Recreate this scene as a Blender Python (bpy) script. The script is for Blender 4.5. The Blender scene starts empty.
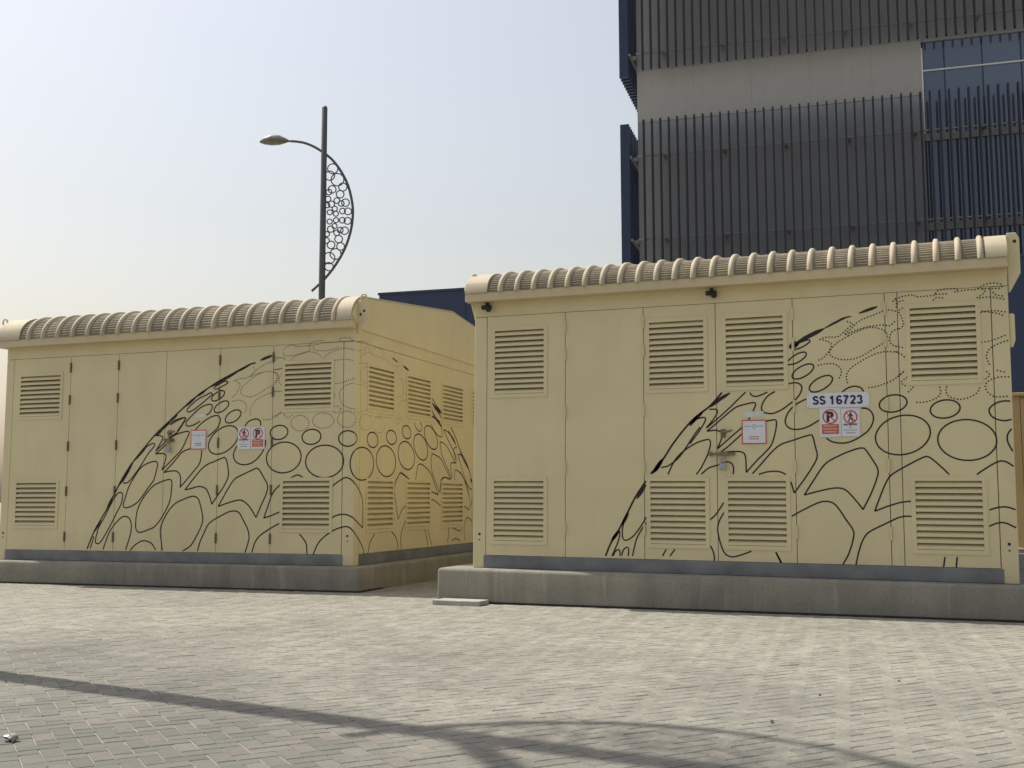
import bpy, bmesh, math, random
from mathutils import Vector, Matrix

random.seed(7)
scene = bpy.context.scene
COL = scene.collection
R = math.radians

# ------------------------------------------------------------------ camera
F_PX = 1100.24
CAM = Vector((4.135, -9.3622, 0.9095))
YAW, PITCH, ROLL = -0.3804, 0.1049, -0.0026
cy, sy, cp, sp = math.cos(YAW), math.sin(YAW), math.cos(PITCH), math.sin(PITCH)
fwd = Vector((sy * cp, cy * cp, sp))
rgt = Vector((cy, -sy, 0.0))
upv = rgt.cross(fwd)
r2 = math.cos(ROLL) * rgt + math.sin(ROLL) * upv
u2 = -math.sin(ROLL) * rgt + math.cos(ROLL) * upv
camd = bpy.data.cameras.new('camera')
cam = bpy.data.objects.new('camera', camd)
COL.objects.link(cam)
camd.sensor_width = 36.0
camd.lens = F_PX * 36.0 / 1024.0
camd.clip_start = 0.05
camd.clip_end = 2000.0
rot = Matrix((r2, u2, -fwd)).transposed()
cam.matrix_world = Matrix.Translation(CAM) @ rot.to_4x4()
scene.camera = cam

# ------------------------------------------------------------------ sky, sun, exposure
SUN_EL, SUN_AZ = R(59.5), math.atan2(-0.986, 0.165)      # sun on the left, a little behind the fronts
world = bpy.data.worlds.new('World')
scene.world = world
world.use_nodes = True
wn = world.node_tree
wn.nodes.clear()
sky = wn.nodes.new('ShaderNodeTexSky')
sky.sky_type = 'NISHITA'
sky.sun_disc = False
sky.sun_elevation = SUN_EL
sky.sun_rotation = SUN_AZ
sky.altitude = 0.0
sky.air_density = 2.0
sky.dust_density = 3.2
sky.ozone_density = 1.0
bg = wn.nodes.new('ShaderNodeBackground')
bg.inputs['Strength'].default_value = 0.144
wo = wn.nodes.new('ShaderNodeOutputWorld')
tint = wn.nodes.new('ShaderNodeMix')             # dusty white balance of the whole sky
tint.data_type = 'RGBA'
tint.blend_type = 'MULTIPLY'
tint.inputs[0].default_value = 1.0
tint.inputs[7].default_value = (1.0, 0.955, 0.98, 1.0)
desat = wn.nodes.new('ShaderNodeHueSaturation')    # dust whitens the whole sky evenly
desat.inputs['Saturation'].default_value = 0.6
wn.links.new(sky.outputs[0], desat.inputs['Color'])
wn.links.new(desat.outputs[0], tint.inputs[6])
wn.links.new(tint.outputs[2], bg.inputs['Color'])
wn.links.new(bg.outputs[0], wo.inputs['Surface'])

sd = bpy.data.lights.new('sun', 'SUN')
sd.energy = 5.0
sd.angle = R(0.45)
sd.color = (1.0, 0.95, 0.86)
so = bpy.data.objects.new('sun', sd)
COL.objects.link(so)
sun_vec = Vector((-0.986 * math.cos(SUN_EL), 0.165 * math.cos(SUN_EL), math.sin(SUN_EL)))
so.rotation_euler = sun_vec.to_track_quat('Z', 'Y').to_euler()
so.location = (-20, 5, 40)

vs = scene.view_settings
vs.view_transform = 'Standard'
vs.look = 'None'
vs.exposure = 0.0
vs.gamma = 1.0
vs.use_curve_mapping = False

# ------------------------------------------------------------------ mural lines: width mm, dotted?, then points in mm on the sheet
MURAL_RF = """16 0 1270 135 1276 150 1284 170 1294 194 1305 219 1316 243 1329 266 1344 289 1359 313 1375 338 1391 363 1406 390 1421 418 1436 447 1451 476 1467 506 1482 536 1499 568 1515 600 1532 631 1549 660 1568 690 1589 720 1609 749 1627 773 1639 791
16 0 1681 851 1695 867 1716 889 1739 915 1764 943 1788 972 1809 1002 1830 1033 1851 1067 1874 1101 1900 1135 1928 1171 1959 1209 1991 1246 2023 1282 2055 1314 2086 1341 2119 1365 2150 1388 2180 1409 2208 1431 2234 1456 2258 1482 2280 1507 2299 1529 2312 1544
30 0 1322 264 1397 363
30 0 1420 407 1480 516
30 0 1556 636 1639 761
30 0 1720 869 1793 983
30 0 1698 853 1782 977
28 0 2033 1280 2055 1300 2070 1314 2085 1328 2099 1340 2111 1351 2124 1363 2136 1374 2153 1389
28 0 2213 1423 2225 1433 2242 1447 2262 1462 2282 1478 2300 1491 2318 1502 2337 1513 2355 1523 2370 1532 2381 1538
16 0 2032 1266 2098 1332
53 0 2881 1904 2961 1945
34 0 2951 1951 2967 1958 2989 1968 3014 1980 3040 1992 3064 2003 3087 2014 3111 2025 3133 2035 3153 2044 3166 2050
18 0 3166 2050 3179 2057 3197 2066 3217 2076 3238 2087 3257 2096 3275 2104 3292 2113 3308 2121 3324 2128 3338 2133 3362 2139 3381 2140 3388 2141
23 0 3447 2164 3466 2170 3492 2178 3507 2183 3524 2189 3544 2195 3565 2201 3583 2207 3595 2211
12 0 2909 1884 2929 1887 2943 1890 2957 1893 2970 1897 2983 1903 2997 1910 3010 1917 3022 1924 3040 1937 3053 1948 3048 1963 3033 1963 3010 1958 2997 1954 2984 1949 2960 1939 2936 1925 2920 1915
12 0 2870 1761 2889 1762 2914 1764 2939 1772 2953 1779 2966 1786 2978 1794 2998 1809 3012 1823 3020 1837 3019 1854 3003 1863 2982 1861 2959 1855 2938 1845 2917 1832 2899 1819 2882 1804 2871 1793
12 0 3077 1748 3078 1731 3072 1716 3063 1703 3051 1690 3036 1677 3019 1666 3007 1659 2989 1650 2970 1643 2952 1639 2936 1638 2918 1640 2904 1649 2900 1664 2905 1679 2912 1692 2924 1705 2938 1718 2954 1730 2972 1740 2991 1749 3010 1756 3027 1760 3043 1761 3061 1759 3075 1750 3077 1748
12 0 3224 1643 3227 1629 3222 1612 3214 1598 3203 1584 3188 1571 3177 1562 3165 1554 3152 1546 3139 1540 3126 1535 3113 1530 3095 1526 3077 1525 3063 1526 3048 1533 3039 1548 3039 1563 3045 1577 3054 1591 3067 1605 3082 1618 3094 1627 3106 1634 3119 1641 3132 1647 3146 1652 3165 1657 3182 1659 3198 1659 3214 1653 3224 1643
12 0 2872 1601 2894 1604 2908 1607 2922 1608 2944 1604 2962 1595 2974 1582 2979 1565 2976 1545 2967 1523 2960 1510 2951 1497 2941 1484 2931 1473 2912 1456 2891 1441 2879 1433 2866 1423 2852 1412 2837 1401 2821 1391 2807 1382 2792 1375 2777 1368 2762 1362 2748 1357 2734 1354 2707 1354 2682 1359 2664 1366 2651 1377 2643 1391 2643 1408 2648 1428 2659 1451 2666 1464 2675 1477 2685 1490 2695 1501 2708 1511 2722 1520 2737 1528 2749 1534 2758 1539
12 0 2550 1537 2556 1521 2572 1507 2589 1502 2612 1503 2628 1508 2647 1515 2667 1523 2684 1531 2696 1536
12 0 2033 1287 2055 1301 2069 1310 2085 1318 2098 1324 2125 1331 2149 1334 2164 1332 2169 1312 2155 1284 2144 1266 2132 1247 2119 1227 2102 1203 2082 1177 2061 1150 2043 1126 2031 1110
12 0 2125 847 2145 865 2159 878 2174 890 2190 900 2208 908 2229 914 2250 920 2270 926 2287 931 2300 936 2322 946 2340 952 2359 951 2376 945 2388 936 2396 922 2401 904 2401 880 2398 854 2397 846
12 0 2202 1402 2224 1403 2252 1402 2267 1398 2272 1379 2263 1359 2248 1334 2239 1321 2227 1305 2212 1287 2196 1269 2183 1253 2173 1242
12 0 2173 1242 2186 1252 2204 1266 2226 1283 2248 1302 2271 1320 2294 1340 2319 1362 2345 1384 2369 1406 2390 1424 2406 1440 2420 1453 2431 1464 2442 1475 2454 1487 2467 1499 2481 1512 2494 1524 2505 1534 2513 1541
12 0 2178 1215 2190 1224 2206 1237 2226 1252 2247 1270 2270 1288 2296 1310 2326 1335 2357 1361 2386 1384 2410 1402 2429 1414 2444 1421 2470 1429 2485 1432 2502 1437 2521 1441 2539 1445 2556 1448 2579 1450 2594 1446 2594 1430 2589 1416 2583 1400 2577 1387 2573 1377
12 0 2178 1215 2202 1218 2219 1220 2235 1222 2259 1221 2277 1217 2291 1211 2305 1198 2310 1179 2307 1164 2300 1143 2295 1129 2287 1111 2279 1092 2272 1075 2267 1064
12 0 2267 1064 2278 1074 2294 1087 2312 1102 2332 1119 2353 1137 2378 1158 2407 1183 2437 1207 2462 1229 2480 1244
12 0 2299 1037 2310 1046 2327 1059 2346 1073 2366 1089 2385 1105 2405 1123 2426 1142 2448 1162 2466 1179 2479 1191
12 0 2535 1304 2544 1325
12 0 2681 1290 2708 1296 2726 1299 2742 1301 2760 1300 2766 1278 2765 1264 2763 1246 2760 1225 2756 1204 2751 1184 2746 1165 2741 1145 2734 1126 2727 1107 2719 1090 2710 1076 2700 1064 2690 1052 2678 1041 2666 1028 2653 1015 2639 1001 2623 987 2608 972 2592 955 2575 937 2555 915 2536 893 2519 875 2507 861
12 0 2299 1027 2327 1031 2346 1034 2365 1037 2384 1038 2402 1039 2420 1039 2438 1039 2455 1038 2478 1032 2491 1023 2499 1009 2504 987 2506 960 2506 946 2507 929 2507 909 2507 890 2507 873 2507 861
12 0 2611 845 2635 853 2651 858 2668 863 2684 866 2699 868 2714 870 2729 871 2743 871 2767 870 2785 866 2802 861 2817 853 2831 845 2835 843
12 0 3012 1469 2999 1463 2980 1454 2959 1444 2938 1433 2920 1421 2905 1408 2891 1394 2878 1379 2866 1364 2857 1349 2850 1335 2844 1319 2839 1304 2837 1290 2840 1265 2852 1244 2870 1229 2893 1220 2921 1217 2936 1217 2951 1219 2967 1221 2983 1225 3000 1230 3017 1237 3037 1246 3058 1258 3080 1271 3098 1282 3111 1290
12 0 3298 1514 3312 1527 3333 1543 3354 1554 3379 1560 3403 1563 3424 1559 3444 1550 3457 1540 3464 1525 3468 1514
12 0 3447 1382 3463 1381 3485 1379 3504 1370 3521 1354 3533 1334 3539 1311 3539 1286 3532 1259 3526 1245 3519 1230 3510 1216 3500 1202 3489 1190 3476 1179 3461 1168 3446 1157 3431 1148 3416 1138 3400 1129 3383 1121 3367 1114 3352 1108 3337 1104 3324 1101 3310 1099 3297 1099 3283 1099 3269 1099 3254 1101 3240 1103 3227 1106 3202 1115 3180 1130 3165 1141
12 0 3799 1430 3799 1415 3794 1401 3784 1387 3771 1374 3760 1366 3748 1360 3735 1354 3721 1349 3707 1346 3692 1344 3677 1343 3663 1344 3649 1346 3636 1349 3618 1356 3604 1366 3594 1378 3588 1391 3587 1406 3591 1421 3599 1435 3611 1448 3627 1460 3639 1467 3652 1473 3666 1477 3681 1481 3696 1483 3710 1483 3725 1482 3738 1480 3751 1477 3769 1470 3782 1460 3792 1448 3798 1435 3799 1430
12 0 3966 1200 3967 1179 3965 1157 3958 1135 3948 1114 3934 1093 3917 1074 3907 1064 3897 1056 3886 1048 3874 1040 3862 1033 3849 1026 3835 1021 3822 1015 3808 1011 3794 1007 3779 1004 3765 1002 3750 1000 3736 999 3721 999 3707 1000 3693 1001 3680 1004 3666 1007 3653 1010 3641 1015 3618 1026 3598 1040 3581 1056 3568 1073 3558 1093 3552 1114 3550 1136 3553 1158 3559 1180 3570 1202 3584 1223 3602 1243 3612 1252 3622 1261 3634 1269 3646 1277 3658 1284 3671 1290 3685 1296 3699 1301 3713 1305 3727 1309 3742 1312 3756 1314 3771 1316 3785 1316 3800 1316 3814 1315 3828 1313 3841 1311 3854 1308 3867 1304 3879 1299 3902 1288 3921 1274 3938 1258 3951 1241 3960 1221 3966 1200
12 0 4193 1373 4192 1358 4186 1343 4176 1328 4161 1316 4150 1308 4137 1301 4123 1296 4109 1291 4094 1288 4078 1287 4063 1287 4048 1288 4034 1290 4020 1294 4008 1299 3993 1309 3981 1321 3974 1335 3972 1350 3975 1365 3982 1380 3994 1394 4004 1403 4015 1410 4028 1417 4042 1422 4057 1427 4072 1430 4088 1431 4103 1431 4118 1430 4132 1427 4145 1423 4157 1418 4172 1408 4184 1396 4191 1382 4193 1373
12 0 4448 1096 4445 1074 4437 1052 4425 1033 4409 1014 4391 997 4380 990 4369 983 4357 976 4344 971 4332 966 4318 961 4304 958 4290 955 4275 952 4261 951 4246 951 4231 951 4216 952 4201 953 4187 956 4172 959 4158 963 4144 968 4131 973 4118 979 4106 986 4094 994 4083 1002 4073 1010 4064 1019 4047 1038 4035 1059 4026 1081 4021 1103 4021 1126 4025 1148 4033 1170 4045 1190 4061 1209 4080 1226 4091 1233 4103 1240 4115 1247 4128 1253 4141 1258 4154 1262 4169 1265 4183 1268 4198 1270 4213 1271 4227 1272 4242 1271 4258 1270 4272 1268 4287 1265 4301 1262 4315 1258 4329 1253 4342 1247 4355 1241 4367 1234 4378 1227 4389 1219 4399 1210 4408 1201 4424 1182 4436 1161 4444 1140 4448 1118 4448 1096
12 0 4557 1408 4542 1410 4520 1412 4496 1409 4483 1406 4470 1402 4457 1397 4445 1391 4435 1384 4424 1376 4415 1367 4403 1348 4403 1328 4410 1308 4422 1291 4439 1278 4459 1268 4479 1262 4501 1258 4523 1258 4545 1263 4561 1266
12 0 4558 1193 4548 1181 4535 1164 4527 1146 4524 1126 4524 1107 4528 1087 4536 1067 4544 1049 4553 1031 4560 1019
12 0 2559 851 2571 864 2587 882 2607 903 2626 925 2644 945 2659 962 2674 980 2689 996 2703 1013 2718 1028 2732 1042 2746 1055 2761 1068 2775 1079 2791 1089 2805 1097 2819 1103 2834 1108 2851 1113 2873 1120 2903 1129 2939 1141 2977 1154 3011 1163 3036 1169 3050 1170 3057 1157 3064 1135 3067 1118 3071 1100 3075 1081 3078 1065 3081 1052 3088 1027 3090 1003 3088 982 3079 958 3071 942 3059 921 3044 897 3028 871 3010 845 2992 819 2973 791 2951 762 2930 733 2912 709 2899 691
12 0 2899 691 2874 782
12 0 2979 675 2989 690 3002 711 3018 736 3035 762 3052 788 3069 814 3087 843 3106 872 3126 899 3144 921 3162 938 3178 950 3195 961 3214 971 3235 982 3261 994 3290 1008 3320 1021 3349 1032 3374 1041 3394 1048 3412 1053 3427 1056 3440 1057 3460 1055 3474 1040 3490 1016 3502 997 3514 976 3526 956 3536 939 3544 925 3551 913 3560 890 3564 866 3561 841 3557 826 3551 808 3544 785 3534 759 3523 731 3511 703 3500 677 3487 651 3473 624 3459 598 3447 576 3439 560
12 0 3439 560 3422 585 3409 602 3396 620 3383 636 3369 653 3354 671 3338 689 3323 705 3307 717 3292 725 3278 730 3263 732 3247 733 3229 733 3208 731 3185 727 3160 722 3135 716 3110 710 3082 703 3052 695 3022 687 2997 680 2979 675
12 0 4096 841 4076 862 4063 877 4048 892 4034 906 4020 920 4005 935 3990 949 3975 962 3962 972 3945 982 3930 984 3916 980 3896 972 3872 960 3845 946 3818 931 3792 917 3767 903 3742 889 3717 874 3695 860 3677 848 3663 837 3647 820 3633 798 3624 782 3615 764 3606 744 3597 722 3587 698 3575 668 3562 634 3548 599 3537 568 3529 547
12 0 3529 547 3543 553 3563 561 3586 570 3610 580 3631 588 3651 595 3671 602 3690 608 3709 614 3727 619 3746 622 3766 625 3784 627 3800 628 3812 629
12 0 2875 500 2890 508 2911 521 2936 535 2962 549 2987 562 3011 575 3036 588 3062 600 3086 611 3108 618 3127 623 3144 624 3159 624 3174 622 3187 619 3207 611 3225 596 3235 585 3247 569 3261 549 3275 527 3288 505 3301 484 3314 465 3327 446 3339 428 3350 411 3357 395 3362 382 3364 362 3360 335 3355 314 3349 289 3341 263 3332 237 3324 214 3314 191 3302 168 3290 147 3280 129 3273 116
12 0 3373 115 3377 132 3382 156 3388 183 3395 211 3402 235 3409 258 3417 280 3425 300 3434 320 3443 336 3451 349 3467 368 3478 377 3492 387 3511 399 3534 411 3559 424 3584 436 3608 448 3632 461 3656 473 3680 485 3702 496 3724 503 3744 508 3764 510 3782 510 3797 510 3808 510
12 0 4296 840 4308 848 4323 860 4342 873 4361 886 4379 898 4396 909 4413 919 4430 929 4447 937 4461 942 4474 945 4495 943 4514 936 4535 922 4546 914 4560 901
12 0 4376 565 4397 572 4411 577 4426 582 4439 585 4452 587 4464 589 4476 590 4489 590 4501 589 4514 586 4529 582 4542 577 4554 572 4562 569
12 0 4372 440 4393 449 4407 456 4422 462 4435 466 4456 469 4476 469 4488 466 4503 461 4520 453 4537 444 4552 436 4562 431
12 0 4044 196 4031 114
12 0 4133 198 4123 116
12 0 2741 200 2780 115
12 0 1776 907 1796 910 1826 916 1842 924 1860 935 1879 947 1900 963 1921 981 1942 1003 1964 1031 1988 1065 2011 1100 2034 1134 2053 1163 2070 1187 2086 1208 2100 1227 2111 1241 2119 1252
12 0 1835 846 1843 864 1854 889 1868 918 1883 947 1898 971 1914 991 1930 1009 1948 1026 1967 1041 1986 1056 2007 1071 2029 1085 2052 1098 2074 1110 2096 1120 2117 1128 2140 1135 2161 1140 2179 1144 2202 1141 2209 1120 2206 1092 2201 1074 2196 1054 2189 1032 2181 1012 2171 990 2160 968 2148 945 2136 924 2126 905 2115 890 2105 875 2096 863 2082 846
12 0 2197 463 2212 475 2234 495 2246 508 2260 527 2276 550 2292 574 2306 596 2315 610
12 0 2314 524 2299 500 2289 483 2280 465 2272 449 2267 435 2264 421 2261 407 2259 391 2259 375 2261 356 2265 335 2269 313 2275 291 2280 271 2286 252 2293 232 2300 213 2308 197 2317 183 2327 173 2350 160 2376 155 2404 158 2418 162 2434 167 2450 172 2468 178 2489 186 2509 194 2526 201 2539 206
12 0 2197 243 2207 223 2213 209 2219 194 2226 168 2228 153 2228 128 2229 119
12 0 2739 205 2784 119
12 0 1437 429 1431 404 1427 386 1424 369 1423 353 1423 324 1427 298 1434 282 1451 275 1468 278 1490 288 1515 306 1528 319 1542 335 1556 352 1570 370 1583 388 1596 407 1610 429 1623 450 1634 468 1641 480
12 0 1641 432 1625 412 1615 397 1604 382 1594 367 1584 351 1575 336 1566 319 1557 301 1548 280 1540 253 1532 221 1525 189 1518 161 1514 141
12 0 1328 137 1341 165 1351 184 1360 204 1368 222 1375 238 1381 254 1387 270 1392 285 1399 312 1400 336 1400 353
12 0 1339 137 1348 158 1356 173 1367 185 1385 195 1399 185 1403 163 1402 144 1401 138
12 0 1418 142 1421 157 1426 177 1434 193 1446 207 1463 216 1478 209 1481 193 1478 163 1475 140
12 0 1780 148 1814 205
12 0 1846 149 1890 207
8 1 3134 1963 3149 1969 3171 1976 3185 1978 3201 1979 3220 1977 3240 1976 3259 1976 3275 1977 3293 1985 3306 1998 3326 2016 3340 2028 3353 2040 3366 2051 3384 2066 3397 2076 3379 2090 3367 2096 3347 2104
8 1 3335 2000 3352 2013 3363 2021 3375 2030 3394 2048 3409 2066 3426 2084 3447 2098 3459 2105 3472 2111 3486 2117 3500 2123 3516 2128 3533 2133 3549 2138 3564 2143 3579 2149 3593 2155 3607 2161 3620 2166 3633 2171 3657 2176 3680 2178 3704 2175 3717 2171 3730 2166 3749 2159
8 1 3344 1994 3367 2004 3382 2010 3399 2016 3414 2022 3430 2027 3445 2032 3461 2036 3477 2040 3493 2044 3509 2047 3526 2050 3542 2052 3557 2054 3572 2055 3586 2056 3611 2057 3635 2057 3657 2052 3678 2047 3699 2055 3710 2065 3721 2076 3730 2086 3737 2093
8 1 3364 1983 3379 1991 3392 1998 3405 2004 3419 2010 3434 2016 3451 2022 3469 2029 3488 2035 3506 2039 3523 2042 3538 2043 3552 2042 3565 2040 3591 2034 3603 2029 3616 2024 3629 2018 3648 2005 3659 1990 3662 1972 3659 1953 3648 1930 3640 1918 3631 1908 3619 1899 3605 1890 3590 1882 3573 1874 3557 1865 3540 1855 3522 1844 3504 1832 3486 1822 3468 1812 3450 1805 3432 1798 3414 1793 3397 1788 3379 1785 3361 1784 3342 1783 3324 1784 3306 1786 3290 1789 3274 1793 3258 1799 3244 1805 3231 1812 3214 1823 3207 1839 3209 1857 3216 1872 3230 1889 3248 1909 3260 1920 3273 1930 3289 1941 3308 1952 3327 1963 3347 1974 3364 1983
8 1 3134 1963 3159 1955 3176 1950 3192 1944 3212 1934 3222 1924 3224 1903 3215 1882 3202 1860 3188 1839 3170 1819 3149 1802 3135 1795 3121 1790 3100 1781
8 1 3114 1746 3135 1751 3150 1753 3165 1756 3179 1757 3194 1757 3208 1757 3223 1755 3237 1753 3260 1743 3280 1728 3293 1711 3299 1695 3298 1678 3294 1661 3284 1642 3276 1629
8 1 3344 1595 3340 1612 3335 1635 3339 1659 3349 1684 3357 1696 3367 1708 3380 1719 3395 1731 3413 1741 3430 1752 3447 1762 3462 1771 3478 1780 3493 1789 3509 1797 3526 1805 3544 1812 3563 1820 3583 1827 3603 1833 3624 1836 3648 1837 3674 1836 3701 1834 3723 1831 3739 1829
8 1 3745 2020 3727 2013 3704 2000 3690 1982 3682 1956 3680 1931 3685 1912 3696 1896 3710 1884 3727 1877 3740 1872
8 1 3717 2248 3727 2259 3738 2269 3743 2241 3742 2223 3741 2206 3740 2195
8 1 3510 1547 3532 1549 3547 1551 3563 1554 3578 1557 3591 1561 3605 1565 3618 1569 3632 1575 3646 1580 3659 1586 3672 1591 3686 1597 3700 1605 3714 1613 3730 1625 3748 1640 3766 1654 3781 1668 3792 1677
8 1 3740 2267 3758 2273 3771 2277 3785 2281 3798 2284 3813 2286 3831 2288 3848 2290 3863 2290 3881 2287 3889 2273 3913 2272 3928 2273 3944 2273 3960 2274 3975 2274 3993 2275 4009 2276 4024 2277 4041 2283 4042 2299 4051 2308 4068 2316 4093 2321 4111 2323 4134 2323 4158 2322 4180 2321 4195 2320 4205 2310 4204 2304
8 1 4045 2284 4133 2283
8 1 4185 2295 4212 2299 4231 2301 4250 2303 4268 2305 4286 2305 4304 2304 4321 2303 4337 2303 4351 2304 4368 2314 4380 2327 4400 2336 4412 2340 4426 2344 4439 2346 4453 2348 4466 2348 4481 2346 4494 2344 4507 2342 4521 2335 4524 2318 4538 2310 4546 2307
8 1 4360 2309 4383 2307 4399 2306 4416 2305 4433 2304 4451 2304 4472 2303 4493 2303 4511 2303 4523 2303
8 1 4349 2239 4371 2251 4385 2260 4397 2268 4406 2283 4397 2297 4388 2307
8 1 4367 2233 4391 2236 4408 2237 4425 2239 4440 2239 4453 2237 4466 2234 4479 2231 4491 2228 4513 2222 4533 2216 4547 2212
8 1 4464 2272 4473 2260 4485 2251 4509 2244 4523 2241 4535 2239 4543 2237
8 1 4372 2118 4394 2122 4410 2125 4427 2128 4445 2128 4465 2127 4489 2123 4513 2119 4533 2115 4548 2112
8 1 4381 2127 4395 2124 4415 2121 4438 2116 4461 2111 4480 2106 4497 2101 4512 2094 4526 2087 4538 2082 4546 2078
8 1 4368 1880 4388 1882 4403 1883 4419 1886 4436 1890 4457 1896 4482 1905 4508 1915 4530 1923 4545 1929
8 1 4553 1884 4532 1878 4518 1873 4503 1868 4489 1863 4476 1857 4462 1850 4448 1843 4435 1835 4425 1826 4416 1816 4409 1805 4403 1793 4397 1768 4399 1753 4404 1737 4410 1721 4416 1707 4420 1697
8 1 3749 2226 3759 2237 3774 2247 3787 2248 3797 2248
8 1 3786 2187 3774 2180 3760 2170 3760 2149 3770 2132 3779 2108 3784 2092 3789 2076 3792 2061 3786 2039 3765 2024 3747 2015
8 1 3729 1878 3791 1860
8 1 3728 1832 3744 1823 3766 1811 3782 1797 3794 1780 3802 1768
8 1 4024 2239 4036 2252 4048 2258 4068 2256 4088 2252 4095 2250
8 1 4049 1532 4052 1518 4056 1500 4052 1483 4043 1467 4027 1452 4003 1439 3989 1433 3975 1428 3961 1424 3938 1419 3915 1416 3894 1416 3873 1419 3858 1422
8 1 4100 1535 4094 1513 4094 1495 4100 1478 4112 1461 4130 1449 4143 1443 4156 1438 4170 1435 4184 1433 4197 1432 4209 1433 4222 1435 4235 1437 4248 1441 4262 1446 4276 1452 4290 1459 4302 1466 4313 1474 4328 1489 4337 1505 4341 1519 4340 1533 4338 1542
8 1 4551 1599 4537 1600 4517 1601 4496 1600 4475 1598 4452 1592 4429 1584 4417 1578 4397 1565 4387 1548 4382 1530 4384 1512 4391 1493 4403 1476 4421 1461 4431 1454 4443 1449 4456 1445 4472 1443 4490 1444 4509 1445 4525 1447 4537 1447
8 1 3813 1504 3852 1543
8 1 4389 1590 4401 1599 4415 1612 4415 1626 4400 1642 4387 1654
8 1 4473 1651 4543 1633
8 1 3736 1633 3780 1667
8 1 3803 1620 3784 1607 3772 1598 3759 1581 3769 1567 3789 1554 3796 1550"""
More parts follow.
